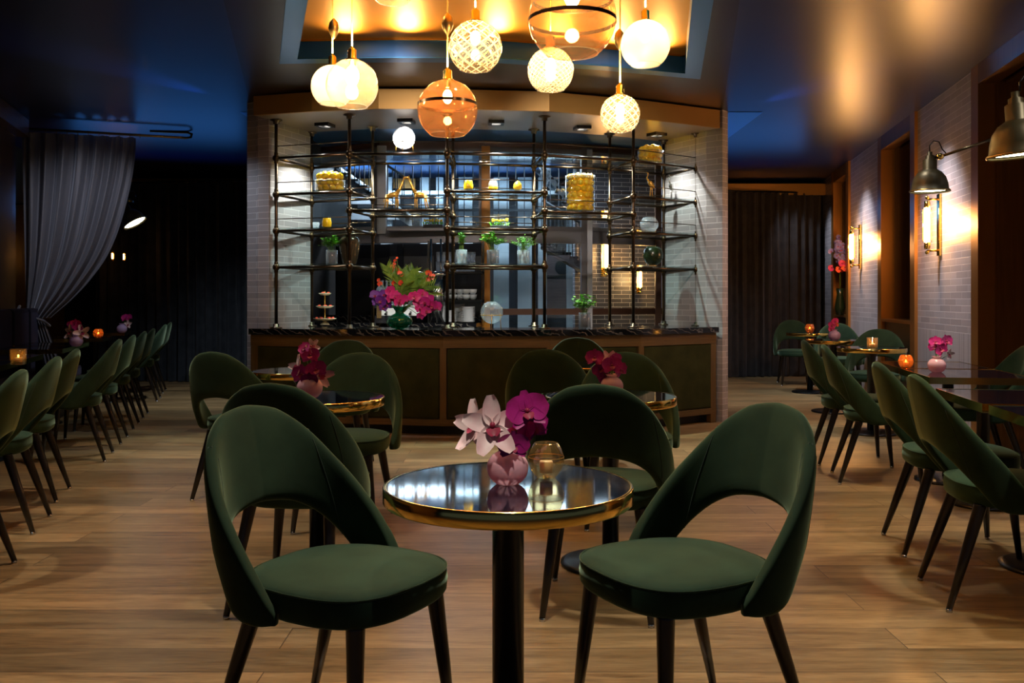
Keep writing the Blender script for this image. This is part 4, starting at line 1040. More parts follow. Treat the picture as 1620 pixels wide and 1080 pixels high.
v3 = (X(968, 4.03), 4.03, ZT); PINK.put(v3, 0, 'pink milk glass vase on the round table right of centre', 'pink glass bud vases', 1.05)
px_spray('magenta orchid spray in the right of centre vase', v3[0], v3[1], 4.03, [
    (941, 566, 0, .10, 'magenta', (-.3, -1, .2), 0), (950, 584, 0, .09, 'magenta', (-.2, -1, 0), .5), (968, 578, -.02, .11, 'hotpink', (.1, -1, .1), 0), (963, 568, .02, .09, 'pinkwhite', (.2, -1, .5), .5),
    (981, 585, 0, .09, 'hotpink', (.6, -.8, 0), .3), (957, 597, .02, .08, 'magenta', (-.3, -.9, -.2), 0), (975, 566, .02, .06, 'magenta', (.3, -.9, .3), 0)])
v4 = (X(1482, 5.28), 5.28, ZT); PINK.put(v4, 0, 'pink milk glass vase on the square table at right', 'pink glass bud vases', 1.05)
px_spray('hot pink orchids in the vase on the right square table', v4[0], v4[1], 5.28, [
    (1480, 541, 0, .09, 'hotpink', (-.3, -1, .2), 0), (1497, 540, 0, .10, 'hotpink', (.3, -1, .1), .3), (1489, 553, -.02, .09, 'hotpink', (0, -1, 0), .6), (1501, 560, .0, .07, 'pinkwhite', (.5, -1, -.2), 0), (1478, 549, .02, .08, 'magenta', (-.6, -1, 0), 0)])
v5 = (X(1320, 9.30), 9.30, ZT); LIL.put(v5, 0, 'lilac glass vase on the round table in the right aisle', 'lilac glass bud vases', 1.25)
px_spray('magenta orchids in the lilac vase in the right aisle', v5[0], v5[1], 9.30, [(1316, 514, 0, .10, 'magenta', fwd, 0), (1321, 508, 0, .09, 'hotpink', fwd, .4), (1315, 521, 0, .08, 'magenta', fwd, 0), (1323, 514, 0, .06, 'red', fwd, 0)])
pL = tbl_left[4]
v6 = (X(120.5, 8.10), 8.10, ZT); LIL.put(v6, 0, 'lilac glass vase with pale and pink orchids on a left table', 'lilac glass bud vases', 1.2)
px_spray('blush and hot pink orchids in the nearer left lilac vase', v6[0], v6[1], 8.10, [(112, 525, 0, .15, 'pinkwhite', (-.4, -1, .1), 0), (130, 526, 0, .16, 'pinkwhite', (.4, -1, .1), .3), (120, 514, .02, .13, 'hotpink', fwd, 0), (124, 519, 0, .11, 'hotpink', fwd, .5), (112, 513, .02, .08, 'magenta', fwd, 0)])
v7 = (X(193, 11.3), 11.3, ZT); LIL.put(v7, 0, 'lilac glass vase on the farthest left table', 'lilac glass bud vases', 1.3)
px_spray('magenta and white orchids in the farthest left vase', v7[0], v7[1], 11.3, [(199, 503, 0, .13, 'hotpink', fwd, 0), (204, 502, 0, .11, 'magenta', fwd, .5), (203, 513, 0, .12, 'pinkwhite', fwd, 0)])

def candle_bowl(m, lit, name='candle_bowl'):
    t = thing(name, 'x', 'candle holder')
    MB().lathe(prof_smooth([(0, .003), (.018, .0), (.024, .004), (.036, .018), (.0428, .036), (.0428, .050), (.037, .069), (.0285, .083)]) + [(.0275, .0835), (.0275, .082)], 36).build('bowl', m, t)
    MB().lathe([(.0432, .049), (.0436, .050), (.0432, .051)], 28).build('gold_line', M['gilt'], t)
    MB().lathe([(0, .012), (.0155, .012), (.016, .038), (.014, .041), (0, .040)], 18).build('candle', M['wax'], t)
    if lit: MB().ball((0, 0, .048), .004, 8, (1, 1, 1.8)).build('flame', M['flame'], t)
    return t
def candle_tumbler():
    t = thing('candle_tumbler', 'x', 'candle holder')
    b = MB(); rows = []
    for (r, z) in ((0, .004), (.030, 0), (.034, .004), (.036, .075), (.033, .075), (.031, .012), (0, .010)):
        rows.append([Vector((r * (1 + .03 * (k % 2)) * math.cos(2 * PI * k / 32), r * (1 + .03 * (k % 2)) * math.sin(2 * PI * k / 32), z)) for k in range(32)])
    b.grid(rows, closed_u=True); b.build('ribbed_glass', M['candle_glass'], t)
    MB().lathe([(0, .012), (.018, .012), (.018, .034), (0, .034)], 16).build('candle', M['wax'], t)
    MB().ball((0, 0, .041), .004, 8, (1, 1, 1.8)).build('flame', M['flame'], t)
    return t
cb = candle_bowl(M['candle_glass'], False)
cb.location = (X(864, 2.18), 2.18, ZT); cb['label'] = 'round clear amber-tinted candle bowl with an unlit candle on the foreground table'
cbo = Once(candle_bowl(M['orange_glass'], True, 'amber_candle_bowl'))
for px, Y, sc_, lab in ((1433, 5.55, 1.0, 'glowing orange candle bowl on the right square table'), (1281, 11.3, 1.3, 'glowing orange candle bowl on the farthest right round table'), (155.5, 9.75, 1.2, 'glowing orange candle bowl on a left table')):
    cbo.put((X(px, Y), Y, ZT), 0, lab, 'orange candle bowls', sc_)
    lamp('POINT', 'candle_light', (X(px, Y), Y, ZT + .06), 0.15, (1, .5, .15), shadow_soft_size=.01)
cto = Once(candle_tumbler())
for px, Y, sc_, lab in ((29, 5.9, 1.35, 'ribbed candle tumbler on the left table at the picture edge'), (1380, 7.75, 1.25, 'ribbed candle tumbler on the round table by the tiled wall')):
    cto.put((X(px, Y), Y, ZT), 0, lab, 'ribbed candle tumblers', sc_)
    lamp('POINT', 'candle_light', (X(px, Y), Y, ZT + .06), 0.1, (1, .5, .15), shadow_soft_size=.01)

# flowers on the bar
vb = (X(632, 7.98), 7.98, .9)
t = thing('teal_vase', 'squat teal green glass vase holding the large bouquet on the bar', 'vase', vb)
MB().lathe([(0, 0), (.03, 0), (.075, .012), (.110, .045), (.116, .075), (.098, .105), (.055, .128), (.038, .138), (.036, .155), (.055, .185), (.07, .195), (.066, .197), (.05, .184), (.03, .155), (.034, .135), (.09, .102), (.108, .075), (.07, .018), (0, .01)], 32).build('glass_body', M['teal_glass'], t)
Bq = thing('flower_bouquet', 'large bouquet of purple, pink and red orchids with palm leaves on the bar', 'bouquet', (vb[0], vb[1], .95))
B0 = Vector((vb[0], vb[1], .95))
def bq(px, py, dy, size, kind, fd=(0, -1, .1), roll=0): 
    p = at(px, py, 7.95 + dy) - B0
    MB().tube([(0, 0, .06), (p.x * .3, p.y * .3, max(.15, p.z * .6)), p], .0025, 4, cap=False).build('stem', M['stem'], Bq)
    blossom(Bq, p, fd, size, kind, roll)
for (a, b_, d, s_, k) in ((594, 468, 0, .11, 'purple'), (603, 476, -.03, .11, 'purple'), (608, 466, .02, .10, 'purple'), (612, 482, 0, .10, 'purple'), (597, 478, .03, .10, 'purple'), (606, 487, -.02, .08, 'purple'),
        (618, 460, -.03, .10, 'hotpink'), (625, 468, -.06, .11, 'hotpink'), (633, 474, -.07, .11, 'hotpink'), (620, 472, -.03, .10, 'hotpink'), (640, 472, -.03, .08, 'hotpink'), (630, 479, -.06, .08, 'hotpink'),
        (655, 470, -.05, .11, 'hotpink'), (662, 478, -.03, .10, 'hotpink'), (668, 466, -.02, .11, 'hotpink'), (672, 478, -.04, .11, 'magenta'), (680, 474, -.02, .10, 'magenta'), (683, 484, -.03, .11, 'magenta'),
        (690, 485, 0, .11, 'magenta'), (674, 492, -.03, .10, 'hotpink'), (664, 488, -.03, .09, 'hotpink'), (665, 500, -.03, .07, 'magenta'), (676, 468, .03, .10, 'purple')):
    bq(a, b_, d, s_, k, (random.uniform(-.4, .4), -1, random.uniform(-.2, .3)), random.uniform(-.6, .6))
for (a, b_, s_) in ((622, 424, .07), (627, 429, .07), (618, 431, .06), (633, 433, .06), (629, 443, .07), (624, 447, .06), (634, 447, .05), (601, 449, .05), (599, 443, .035), (678, 432, .06), (682, 440, .06), (676, 443, .05), (685, 436, .04), (625, 412, .03), (628, 408, .025), (624, 417, .03)):
    bq(a, b_, random.uniform(-.04, .06), s_, 'red', (random.uniform(-.6, .6), -1, random.uniform(-.2, .6)), random.uniform(-1, 1))
def frond(px, py, sx, sy, dy):
    e_ = at(px, py, 7.95 + dy) - B0; a_ = Vector((0, 0, .18)); mid = (a_ + e_) / 2 + Vector((0, 0, .05))
    b = MB(); b.tube([a_, mid, e_], [.003, .002, .001], 4, cap=False)
    for k in range(13):
        f = .25 + .75 * k / 12; p = a_.lerp(mid, f * 2) if f < .5 else mid.lerp(e_, f * 2 - 1)
        d0 = (e_ - a_).normalized()
        for sg in (-1, 1):
            sd = d0.cross(Vector((0, 1, 0))).normalized() * sg; d = (d0 * .8 + sd * .7 + Vector((0, random.uniform(-.3, .3), 0))).normalized(); L = .11 * (1 - .5 * abs(f - .5))
            w_ = d.cross(Vector((0, 1, 0))).normalized() * .005
            b.face([p - w_, p + d * L * .5 - w_, p + d * L, p + d * L * .5 + w_, p + w_])
    b.build('palm_frond', M['leaf_dark'], Bq, fix=False)
for (px, py, d) in ((612, 422, 0), (630, 440, -.03), (640, 436, .02), (648, 430, 0), (655, 428, .03), (662, 434, -.02), (672, 446, 0), (685, 452, -.03), (690, 462, .03), (644, 448, -.05), (636, 428, .04), (660, 450, -.05), (676, 438, .05)):
    frond(px, py, 0, 0, d)

# flowers in the far right niche (purple and red)
nf = thing('hydrangea_bouquet', 'lavender and red flower bouquet in the far right niche', 'bouquet', (X(1329, 12.2), 12.2, 1.0))
MB().lathe([(0, -.055), (.05, -.055), (.07, .05), (.04, .22), (.05, .30), (.045, .30), (.034, .22), (.06, .05), (0, -.03)], 20).build('holder', M['dark_green_glaze'], nf)
N0 = Vector((X(1329, 12.2), 12.2, 1.0))
for k in range(34):
    a, b_ = 1329 + random.gauss(0, 5), 394 + random.gauss(0, 9); p = at(a, b_, 12.2 + random.uniform(-.1, .1)) - N0; blossom(nf, p, (-.3, -1, random.uniform(-.4, .4)), .075, 'lavender', random.uniform(0, 3))
for k in range(9):
    p = at(1330 + random.gauss(0, 6), 421 + random.gauss(0, 3.5), 12.15 + random.uniform(-.1, .1)) - N0; blossom(nf, p, (-.3, -1, .2), .09, 'red' if k % 2 else 'hotpink', random.uniform(0, 3))
MB().tube([(0, 0, .1), (.0, 0, .5), (0, 0, .8)], .004, 5).build('stem', M['stem'], nf)

# ------------------------------------------------------------------ back bar behind the counter
bk = [(on(0, 0.28, -.52)), (on(0, 1.0, -.50)), (on(1, .98, -.50))]
bk = [(p.x, p.y) for p in bk]
tag(MB().strip(bk, 0, 0.48, 0.86, 0.90).build('back_worktop', M['marble']), 'dark marble back worktop behind the bar', 'worktop')
tag(MB().strip(bk, 0.47, 0.49, 0.90, 0.975).build('marble_upstand', M['marble']), 'low dark marble upstand along the back worktop', 'upstand')
tag(MB().strip(bk, 0.04, 0.46, 0.0, 0.86).build('back_cabinet', M['dark']), 'near-black cabinet under the back worktop', 'cabinet')
YB = 10.1
rk = thing('cup_rack', 'black shelf rack holding cups, glasses and plates behind the bar', 'rack', (X(722, YB), YB, .9))
for z in (.24, .55): MB().box((0, .05, z), (.62, .34, .025)).build('shelf', M['black_metal'], rk)
for xx in (-.30, .30): MB().box((xx, .05, .45), (.02, .34, .9)).build('side_panel', M['black_metal'], rk)
cupo = thing('coffee_cup', 'x', 'cup')
MB().lathe([(0, 0), (.022, 0), (.040, .022), (.047, .058), (.044, .058), (.036, .022), (0, .006)], 18).build('bowl', M['porcelain'], cupo)
MB().tube([(.043, 0, .045), (.064, 0, .042), (.062, 0, .022), (.038, 0, .018)], .0045, 6).build('handle', M['porcelain'], cupo)
CU = Once(cupo)
for r_ in range(2):
    for k in range(6):
        CU.put((X(697 + k * 10.2, YB) , YB - .05 + .05 * (k % 2), .9 + .2525 + r_ * .0585), random.uniform(2, 5), 'white coffee cup stacked on the middle shelf of the back rack', 'white coffee cups')
plo = tag(MB().lathe([(0, 0), (.05, 0), (.056, .004), (.078, .012), (.079, .014), (.054, .008), (0, .005)], 22).build('plate', M['porcelain']), 'x', 'plate'); pu = [False]
for k, (px, n_) in enumerate(((712, 10), (724, 15), (741, 13), (741, 9))):
    if k == 3: px = 733; 
    for j in range(n_):
        o = plo if not pu[0] else plo.copy()
        if pu[0]: C.objects.link(o)
        pu[0] = True
        o.location = (X(px, YB + (0 if k != 1 else .1)), YB + (-.06 if k != 1 else .12) + (.0 if k < 3 else .14), .9005 + j * .0135); o['label'] = 'white plate in the stacks on the back worktop'; o['group'] = 'stacked white plates'
gl = tag(MB().lathe([(0, 0), (.026, 0), (.034, .11), (.031, .11), (.024, .006), (0, .006)], 14).build('tumbler', M['clear_milky']), 'x', 'glass'); gu = [False]
for r_ in range(2):
    for k in range(8):
        o = gl if not gu[0] else gl.copy()
        if gu[0]: C.objects.link(o)
        gu[0] = True
        o.location = (X(694 + k * 7.6, YB), YB + .05 * r_, 1.4635 + .111 * r_ ); o['label'] = 'clear tumbler on the top shelf of the back rack'; o['group'] = 'clear tumblers'
for k, (px, h, r_) in enumerate(((658, .52, .10), (668, .46, .09), (692, .52, .12))):
    YY = 10.05
    o = thing('steel_urn', ('tall stainless canister left of the trio behind the bouquet', 'stainless canister in the middle of the trio behind the bouquet', 'wide stainless canister right of the trio behind the bouquet')[k], 'canister', (X(px, YY + .12 * (k % 2)), YY + .1 * (k % 2), .9), 0, 'stainless canisters')
    MB().lathe([(0, 0), (r_ * .9, 0), (r_ * .9, h), (0, h)], 24).build('body', M['steel'], o)
    MB().lathe([(0, h + .001), (r_, h + .001), (r_, h + .03), (r_ * .5, h + .045), (0, h + .05)], 24).build('lid', M['chrome'], o)
# coffee machine and bottles
cm = thing('coffee_machine', 'white and steel coffee machine behind the teal vase', 'coffee machine', (X(632, 9.95), 9.95, .9))
MB().box((0, 0, .14), (.46, .3, .12), bevel=.01).build('body', M['porcelain'], cm)
MB().box((-.05, 0, .04), (.4, .28, .08)).build('drip_tray', M['steel'], cm)
MB().box((-.20, -.155, .12), (.05, .02, .13)).build('side_frame', M['wood'], cm)
for xx in (-.12, .02, .14): MB().tube([(xx, -.15, .12), (xx, -.20, .10), (xx, -.26, .10)], .012, 8).build('group_handle', M['black_metal'], cm)
bo = MB().lathe([(0, 0), (.035, 0), (.037, .01), (.037, .15), (.03, .175), (.013, .20), (.012, .25), (.016, .252), (.016, .262), (0, .262)], 16).build('glass_bottle', M['clear_milky']); BO = Once(tag(bo, 'x', 'bottle'))
for k, px in enumerate((600, 606, 612, 619)): BO.put((X(px, 9.9), 9.9 - .04 * (k % 2), 1.10 if k else 1.10), 0, 'clear bottle standing on the coffee machine behind the bouquet', 'clear bottles', 1.0)
cm2 = tag(MB().box((X(609, 9.9), 9.88, 1.08), (.26, .16, .035)).build('bottle_tray', M['steel']), 'steel tray carrying the clear bottles behind the bouquet', 'tray')
# cake stand
ck = thing('cake_stand', 'three-tier white cake stand behind the left bar shelf', 'cake stand', (X(514, 9.2), 9.2, .9))
MB().tube([(0, 0, 0), (0, 0, .34)], .005, 8).build('rod', M['gilt'], ck)
for z, r_ in ((.045, .115), (.17, .09), (.30, .065)): MB().lathe([(0, 0), (r_ * .6, 0), (r_, .018), (r_, .022), (r_ * .6, .005), (0, .005)], 24, (0, 0, z)).build('tier', M['cream'], ck)
MB().lathe([(0, 0), (.05, 0), (.045, .01), (.01, .04), (0, .04)], 16).build('foot', M['cream'], ck)
tart = thing('berry_tart', 'x', 'tart')
MB().lathe([(0, 0), (.018, 0), (.023, .014), (0, .014)], 12).build('crust', M['cream'], tart)
MB().ball((0, 0, .018), .016, 10, (1, 1, .7)).build('berry_filling', M['red'], tart)
TT = Once(tart)
for z, r_, n_, nm in ((.051, .08, 6, 'bottom'), (.176, .055, 4, 'middle'), (.306, .035, 3, 'top')):
    for k in range(n_): a = 2 * PI * k / n_ + .3; TT.put((X(514, 9.2) + r_ * math.cos(a), 9.2 + r_ * math.sin(a), .9 + z), 0, 'small red berry tart on the %s tier of the cake stand' % nm, 'berry tarts on the %s tier' % nm)
for px in (682, 697.5): tag(MB().tube([(X(px, 10.0), 10.0, .9), (X(px, 10.0), 10.0, 1.82)], .012, 8).build('steel_post', M['chrome']), 'slim chrome post %s the cup rack in the service niche' % ('left of' if px == 682 else 'at the front corner of'), 'post')

# ------------------------------------------------------------------ curtains
def pleated(name, label, path, z0, z1, n, amp, m, cat='curtain'):
    """path: list of plan points; pleats run along it"""
    pts = [Vector((p[0], p[1])) for p in path]; ls = [0]
    for a, c in zip(pts, pts[1:]): ls.append(ls[-1] + (c - a).length)
    Lt = ls[-1]; N = n * 10
    rows = [[], [], [], []]
    zs = [z0, z0 + (z1 - z0) * .33, z0 + (z1 - z0) * .7, z1]
    for i in range(N + 1):
        d = Lt * i / N
        k = max(j for j in range(len(ls)) if ls[j] <= d + 1e-9); k = min(k, len(pts) - 2)
        u = (pts[k + 1] - pts[k]).normalized(); p = pts[k] + u * (d - ls[k]); nn = Vector((-u.y, u.x))
        ph = 2 * PI * n * i / N + .8 * math.sin(i * .13)
        for j, z in enumerate(zs):
            o_ = amp * (math.sin(ph) + .35 * math.sin(2.3 * ph + j * .7 + i * .05)) * (1.1 - .15 * j)
            q = p + nn * o_; rows[j].append((q.x, q.y, z))
    t = thing(name, label, cat, (pts[0].x, pts[0].y, z0))
    b = MB(); b.grid([[(x - pts[0].x, y - pts[0].y, z - z0) for x, y, z in r] for r in rows])
    o = b.build('pleated_cloth', m, t, fix=False)
    MB().tube([(p.x - pts[0].x, p.y - pts[0].y, z1 - z0 + .015) for p in pts], .012, 6).build('curtain_track', M['black_metal'], t)
    return t
M['curtain_dark'] = velvet('charcoal_drape', (0.030, 0.034, 0.040), (.5, .6, .6), 0.3)
M['curtain_brown'] = velvet('taupe_drape', (0.040, 0.034, 0.032), (.6, .5, .45), 0.3)
pleated('dark_curtain', 'dark full-height pleated curtain on the back wall left of the bar', [(-5.9, 12.9), (-4.4, 12.7), (-2.75, 12.5)], 0.01, 2.78, 22, .05, M['curtain_dark'])
pleated('taupe_curtain', 'charcoal and taupe pleated curtain on the back wall right of the bar', [(2.6, 13.2), (3.4, 13.5), (4.66, 13.7)], 0.01, 2.74, 16, .055, M['curtain_brown'])
# drawn-back grey sheer on its bent rail
rs, re_ = Vector((-4.96, 9.10)), Vector((-3.45, 9.66))
ru = (re_ - rs).normalized(); rn = Vector((-ru.y, ru.x)); RL = (re_ - rs).length
rail = thing('curtain_rail', 'bent metal curtain rail with rounded end below the blue ceiling', 'curtain rail', (rs.x, rs.y, 2.87))
dd = re_ - rs
MB().tube([(0, 0, 0), (dd.x, dd.y, 0), (dd.x + .03, dd.y + .03, .01), (dd.x + .03, dd.y + .06, .05), (dd.x - .02, dd.y + .08, .07), (dd.x - 0.4, dd.y + .02, .075)], .013, 8).build('rail_tube', M['brass_aged'], rail)
M['sheer'] = mat('grey_sheer_cloth', (0.20, 0.20, 0.235), 0.6, 0, Sheen_Weight=0.6, Sheen_Roughness=.3, Sheen_Tint=(.8, .85, 1), Alpha=0.90)
shr = thing('sheer_curtain', 'grey satin curtain swept back and tied to the left wall', 'curtain', (rs.x, rs.y, 0))
TW = [(0, 1.0), (.12, .985), (.28, .93), (.5, .81), (.66, .68), (.8, .50), (.9, .34), (.97, .21), (1.0, .16)]
zt, ztie = 2.84, 0.97
b = MB(); rows = []
NS = 150
for i in range(34):
    f = i / 33; z = zt + (ztie - zt) * f; wd = smooth_tab(TW, f)
    row = []
    for j in range(NS + 1):
        s = j / NS
        a = .05 + 1.06 * (s * wd ** (0.85 + .3 * (1 - s))) + .04 * f
        ph = 2 * PI * 7.5 * s + .9 * math.sin(7 * s) + .6 * f
        am = (.080 * (1 - .45 * f)) * (.75 + .25 * math.sin(3 * s + 1))
        off = am * math.sin(ph) + .014 * math.sin(2.7 * ph + 4 * f) * (1 - f) - .10 * f * (1 - f) * s
        zz = z - .05 * (1 - f) * 0
        p = ru * a + rn * off
        row.append((p.x, p.y, zz + (.015 * math.sin(ph * 1) * (1 if i == 0 else 0))))
    rows.append(row)
b.grid(rows); b.build('swept_cloth', M['sheer'], shr, fix=False)
b = MB(); rows = []
for i in range(10):
    f = i / 9; z = ztie + (0.03 - ztie) * f; row = []
    for j in range(81):
        s = j / 80; a = .06 + (.19 + .20 * min(1, f * 1.6)) * s; ph = 2 * PI * 9.5 * s
        off = (.028 + .02 * f) * math.sin(ph); p = ru * a + rn * off; row.append((p.x, p.y, z))
    rows.append(row)
b.grid(rows); b.build('hanging_tail', M['sheer'], shr, fix=False)
pts = [(ru * .03 + rn * .03), (ru * .02 - rn * .07), (ru * .13 - rn * .10), (ru * .26 - rn * .06), (ru * .30 + rn * .02)]
MB().tube([(p.x, p.y, ztie + .12 - k * .05) for k, p in enumerate(pts)], .014, 8).build('tie_band', M['sheer'], shr)
for k in range(12):
    a = .07 + k * .098; p = ru * a
    MB().tube([(p.x, p.y, 2.885), (p.x, p.y + .004, 2.84)], .004, 5).build('curtain_hook', M['brass_aged'], shr)
# tufted banquette along the left wall
bq_ = thing('banquette', 'dark tufted velvet bench along the left wall behind the tables', 'bench', (-4.93, 9.04, 0), LA)
for k in range(12):
    xx = -6.9 + k * .63
    MB().box((xx, -.12, .76), (.62, .14, .62), bevel=.04).build('back_cushion', M['black_velvet'], bq_)
MB().box((-3.43, -.30, .42), (7.5, .50, .12), bevel=.03).build('seat_cushion', M['black_velvet'], bq_)
MB().box((-3.43, -.26, .18), (7.5, .40, .36)).build('plinth', M['dark'], bq_)

# ------------------------------------------------------------------ pendants
def pendant(label, px, py, Y, R, mt, bands=(), weight=None, bulb_r=.022, power=9, open_a=.62, name='globe_pendant'):
    c = at(px, py, Y); t = thing(name, label, 'pendant lamp', (c.x, c.y, c.z))
    n = 20; a0 = .20
    prof = [(R * math.sin(a), R * math.cos(a)) for a in [a0 + (PI - open_a - a0) * k / n for k in range(n + 1)]]
    MB().lathe(prof, 40, uv=True).build('glass_globe', mt, t, fix=False)
    r1, z1 = prof[-1]
    MB().lathe([(r1 - .002, z1 - .001), (r1 + .002, z1 - .002), (r1 + .001, z1 + .003)], 40).build('rim', M['clear_milky'], t)
    for zb in bands:
        rr = math.sqrt(R * R - (zb * R) ** 2) + .0015
        MB().lathe([(rr, zb * R - .007), (rr, zb * R + .007)], 40).build('dark_band', M['band'], t)
    zt_ = R * math.cos(a0)
    MB().lathe([(0, zt_ - .035), (.017, zt_ - .035), (.020, zt_ - .005), (.028, zt_ - .004), (.028, zt_ + .004), (.020, zt_ + .008), (.020, zt_ + .045), (.010, zt_ + .055), (0, zt_ + .055)], 16).build('lamp_holder', M['brass'], t)
    MB().ball((0, 0, zt_ - .075), bulb_r, 12, (1, 1, 1.5)).build('bulb', M['bulb'], t)
    top = 3.08 - c.z
    MB().tube([(0, 0, zt_ + .05), (0, 0, top)], .004, 6).build('cord', M['cord'], t)
    if weight is not None:
        w_ = at(*weight, Y) - c
        MB().lathe([(0.002, -.055), (.008, -.05), (.022, -.025), (.028, 0), (.022, .03), (.006, .05), (.002, .052)], 20, (w_.x, 0, w_.z)).build('counterweight', M['brass_aged'], t)
        if abs(w_.x) > .01: MB().tube([(w_.x, 0, w_.z + .05), (w_.x, 0, top)], .003, 6).build('counterweight_cord', M['cord'], t)
    lamp('POINT', 'pendant_light', (c.x, c.y, c.z + zt_ - .075), power * 1.5, WARM, shadow_soft_size=bulb_r)
    lamp('SPOT', 'added_uplight', (c.x, c.y, c.z + zt_ + .06), power * 1.3, (1.0, .68, .34), spot_size=math.radians(150), spot_blend=.8, shadow_soft_size=.02, aim=(c.x, c.y + .02, 5))  # extra upward spot added above each globe to brighten the gold ceiling
    return t
pendant('clear globe pendant cut off by the top picture edge, left of the cut-glass one', 621, -32, 4.3, .125, M['globe_clear'], power=7)
pendant('frosted bright globe pendant with brass counterweight, far left', 526, 137, 4.70, .110, M['globe_frost'], weight=(528, 45), power=13)
pendant('clear globe pendant overlapping the frosted one, left', 557, 135, 4.20, .120, M['globe_clear'], power=14, bulb_r=.032)
pendant('amber globe pendant with a dark band above the bar centre', 708, 174, 4.24, .140, M['globe_amber'], bands=(.18,), weight=(708, 38), power=8)
pendant('large cut-glass lattice globe pendant at top centre', 752, 75, 4.10, .120, M['globe_cut'], power=11)
pendant('largest smoky amber globe pendant with two dark bands', 905, 28, 3.30, .160, M['globe_smoke'], bands=(.42, -.08), power=12, bulb_r=.03)
pendant('small engraved clear globe pendant below the largest smoky one', 871, 112, 3.95, .100, M['globe_cut_fine'], power=8)
pendant('brilliant frosted globe pendant right of the largest smoky one', 1021, 71, 4.43, .120, M['globe_frost'], power=15)
pendant('small cut-glass lattice globe pendant, lowest on the right', 981, 181, 4.57, .100, M['globe_cut'], weight=(980, 62), power=10)

# ------------------------------------------------------------------ sconces and swing-arm lamps
def sconce(label, px, py, Y):
    p = at(px, py, Y); t = thing('wall_sconce', label, 'wall lamp', (p.x, p.y, p.z), rt_ang, 'brass tube sconces')
    return t
def make_sconce():
    t = thing('wall_sconce', 'x', 'wall lamp')   # local +x is the wall side
    MB().box((-.012, 0, 0), (.022, .075, .54), bevel=.004).build('back_plate', M['brass'], t)
    for z in (.225, -.225):
        MB().tube([(-.02, 0, z), (-.11, 0, z)], .009, 8).build('bracket', M['brass'], t)
        MB().ball((-.11, 0, z + (.015 if z > 0 else -.015)), .018, 12).build('finial', M['brass'], t)
        MB().lathe([(0, -.03), (.024, -.03), (.026, .0), (.024, .03), (0, .03)], 16, (-.11, 0, z * .80)).build('socket', M['brass'], t)
    MB().lathe([(0, -.155), (.024, -.15), (.026, -.13), (.026, .13), (.024, .15), (0, .155)], 18, (-.11, 0, 0)).build('glowing_tube', M['sconce_tube'], t)
    for k in range(6):
        a = k * PI / 3; MB().tube([(-.11 + .036 * math.cos(a), .036 * math.sin(a), -.15), (-.11 + .036 * math.cos(a), .036 * math.sin(a), .15)], .0018, 5).build('cage_rod', M['brass'], t)
    return t
SCN = Once(make_sconce())
def wall_pt(Y): return (2.423 + .1663 * Y, Y)
for Y, z, lab in ((7.95, 1.81, 'glowing brass tube sconce on the nearer tiled pier at right'), (11.15, 1.80, 'glowing brass tube sconce on the farther tiled pier at right')):
    x, y = wall_pt(Y); SCN.put((x - .002, y, z), rt_ang, lab, 'brass tube sconces')
    lamp('POINT', 'sconce_light', (x - .16, y + .02, z), 10, (1, .52, .18), shadow_soft_size=.05)
    lamp('POINT', 'sconce_light', (x - .055, y + .0, z + .12), 0.8, (1, .55, .2), shadow_soft_size=.03)
for px, py, Y, lab in ((955, 405, 12.0, 'sconce on the dark tiled wall standing in for a reflection in the glass'), (1010, 442, 12.1, 'smaller lower sconce on the dark tiled wall standing in for a glass reflection')):  # copies set beyond the pane in place of sconce reflections
    p = at(px, py, Y); SCN.put((p.x, p.y + .02, p.z), PI / 2 + .22, lab, 'brass tube sconces', 1.0 if px < 1000 else .7)
    lamp('POINT', 'sconce_light', (p.x, p.y - .22, p.z), 4, (1, .55, .2), shadow_soft_size=.05)
for px, py, Y, lab in ((179, 405, 12.3, 'left of two tiny sconces by the back curtain standing in for window reflections'), (197, 406, 12.3, 'right of two tiny sconces by the back curtain standing in for window reflections')):  # small copies in place of sconce reflections in a dark window
    p = at(px, py, Y); o = SCN.put((p.x, p.y, p.z), PI / 2, lab, 'brass tube sconces', .25)

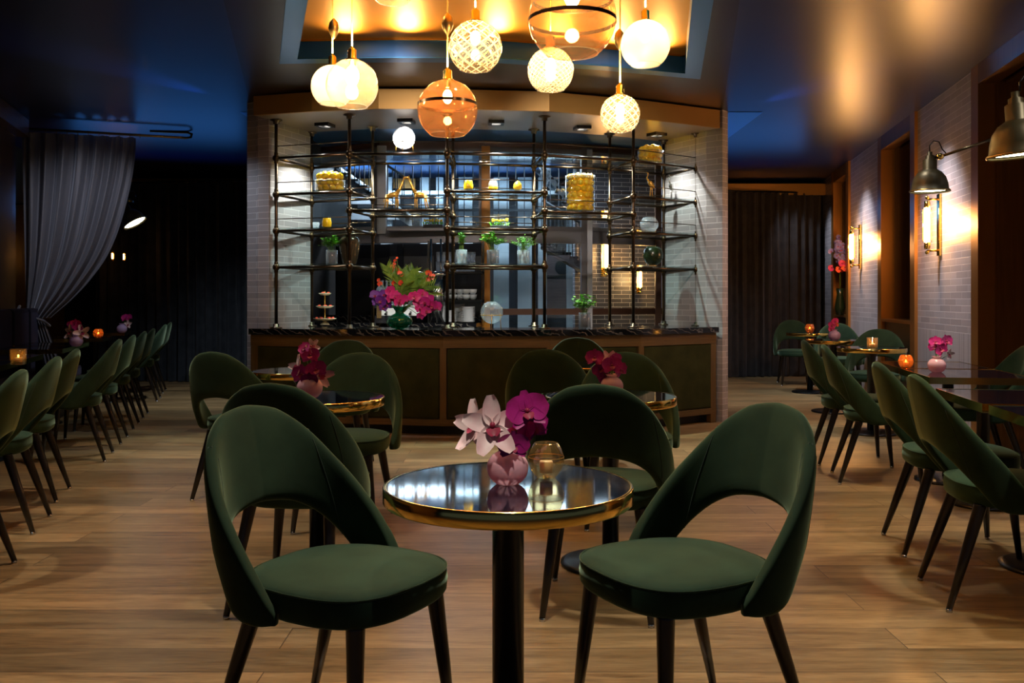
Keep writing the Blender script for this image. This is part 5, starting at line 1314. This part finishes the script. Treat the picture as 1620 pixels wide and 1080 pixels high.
def gras(label, c, rz, sc_, arm, tilt=0.0, glow=7, power=10):
    """bell shade lamp hanging from a jointed arm; local frame: arm goes along +x"""
    t = thing('swing_arm_lamp', label, 'wall lamp', c, rz)
    R_ = Matrix.Rotation(tilt, 4, 'Y')
    s = sc_
    MB().lathe([(r * s, z * s) for r, z in ((.110, 0), (.114, .002), (.114, .008), (.106, .014), (.102, .045), (.090, .085), (.068, .115), (.048, .128), (.040, .134), (.040, .190), (.026, .198), (.026, .214), (.014, .220), (.014, .240), (0, .242))], 32, mtx=R_).build('bell_shade', M['shade'], t)
    MB().lathe([(0, .012 * s), (.100 * s, .010 * s)], 32, mtx=R_).build('glowing_opening', M['lamp_white'], t)
    MB().lathe([(.112 * s, -.003), (.116 * s, 0), (.116 * s, .006), (.112 * s, .006)], 32, mtx=R_).build('rim', M['brass_aged'], t)
    j0 = Vector((.055 * s, 0, .215 * s)); j1 = Vector(arm[0]); 
    MB().ball((.06 * s, 0, .212 * s), .022 * s, 12, (1.2, 1, .9)).build('knuckle', M['brass'], t)
    MB().tube([(.02 * s, 0, .205 * s), (.07 * s, 0, .212 * s)], .010 * s, 8).build('yoke', M['gunmetal'], t)
    MB().tube([(.075 * s, 0, .215 * s), j1], .009 * s, 10).build('arm', M['gunmetal'], t)
    MB().ball(j1, .026 * s, 14, (1, 1, 1.1)).build('joint', M['gunmetal'], t)
    for a, b_ in zip(arm, arm[1:]): MB().tube([a, b_], .009 * s, 10).build('arm', M['gunmetal'], t)
    MB().tube([(0, 0, .24 * s), (-.002, 0, .275 * s), (.02 * s, 0, .305 * s), (.055 * s, 0, .300 * s), (.075 * s, 0, .255 * s), (.105 * s, 0, .222 * s)], .0035 * s, 6).build('cable', M['black_metal'], t)
    if len(arm) > 1: MB().box(arm[-1], (.03, .09, .09)).build('wall_plate', M['gunmetal'], t)
    return t
c2 = at(1471, 303, 5.1); gras('olive brass bell lamp on a jointed arm before the tiled wall', c2, 0, .93, [(.37, -.02, .30), (.90, .16, .34)])
lamp('SPOT', 'bell_lamp_light', (c2.x, c2.y, c2.z + .005), 14, (1, .85, .5), spot_size=2.2, spot_blend=.6, shadow_soft_size=.07, aim=(c2.x, c2.y, 0))
c1 = at(1614, 246, 3.35); gras('large bell lamp cut by the right picture edge', c1, 0, .98, [(.4, .1, .36), (1.05, .4, .36)], tilt=-.08)
lamp('SPOT', 'bell_lamp_light', (c1.x, c1.y, c1.z + .005), 14, (1, .85, .5), spot_size=2.2, spot_blend=.6, shadow_soft_size=.07, aim=(c1.x, c1.y, 0))
c3 = at(214, 353, 9.9); gras('tilted bell lamp glowing in the dark left corner', c3, PI, 1.15, [(.4, 0, .2), (1.42, 0.1, .2)], tilt=.55)
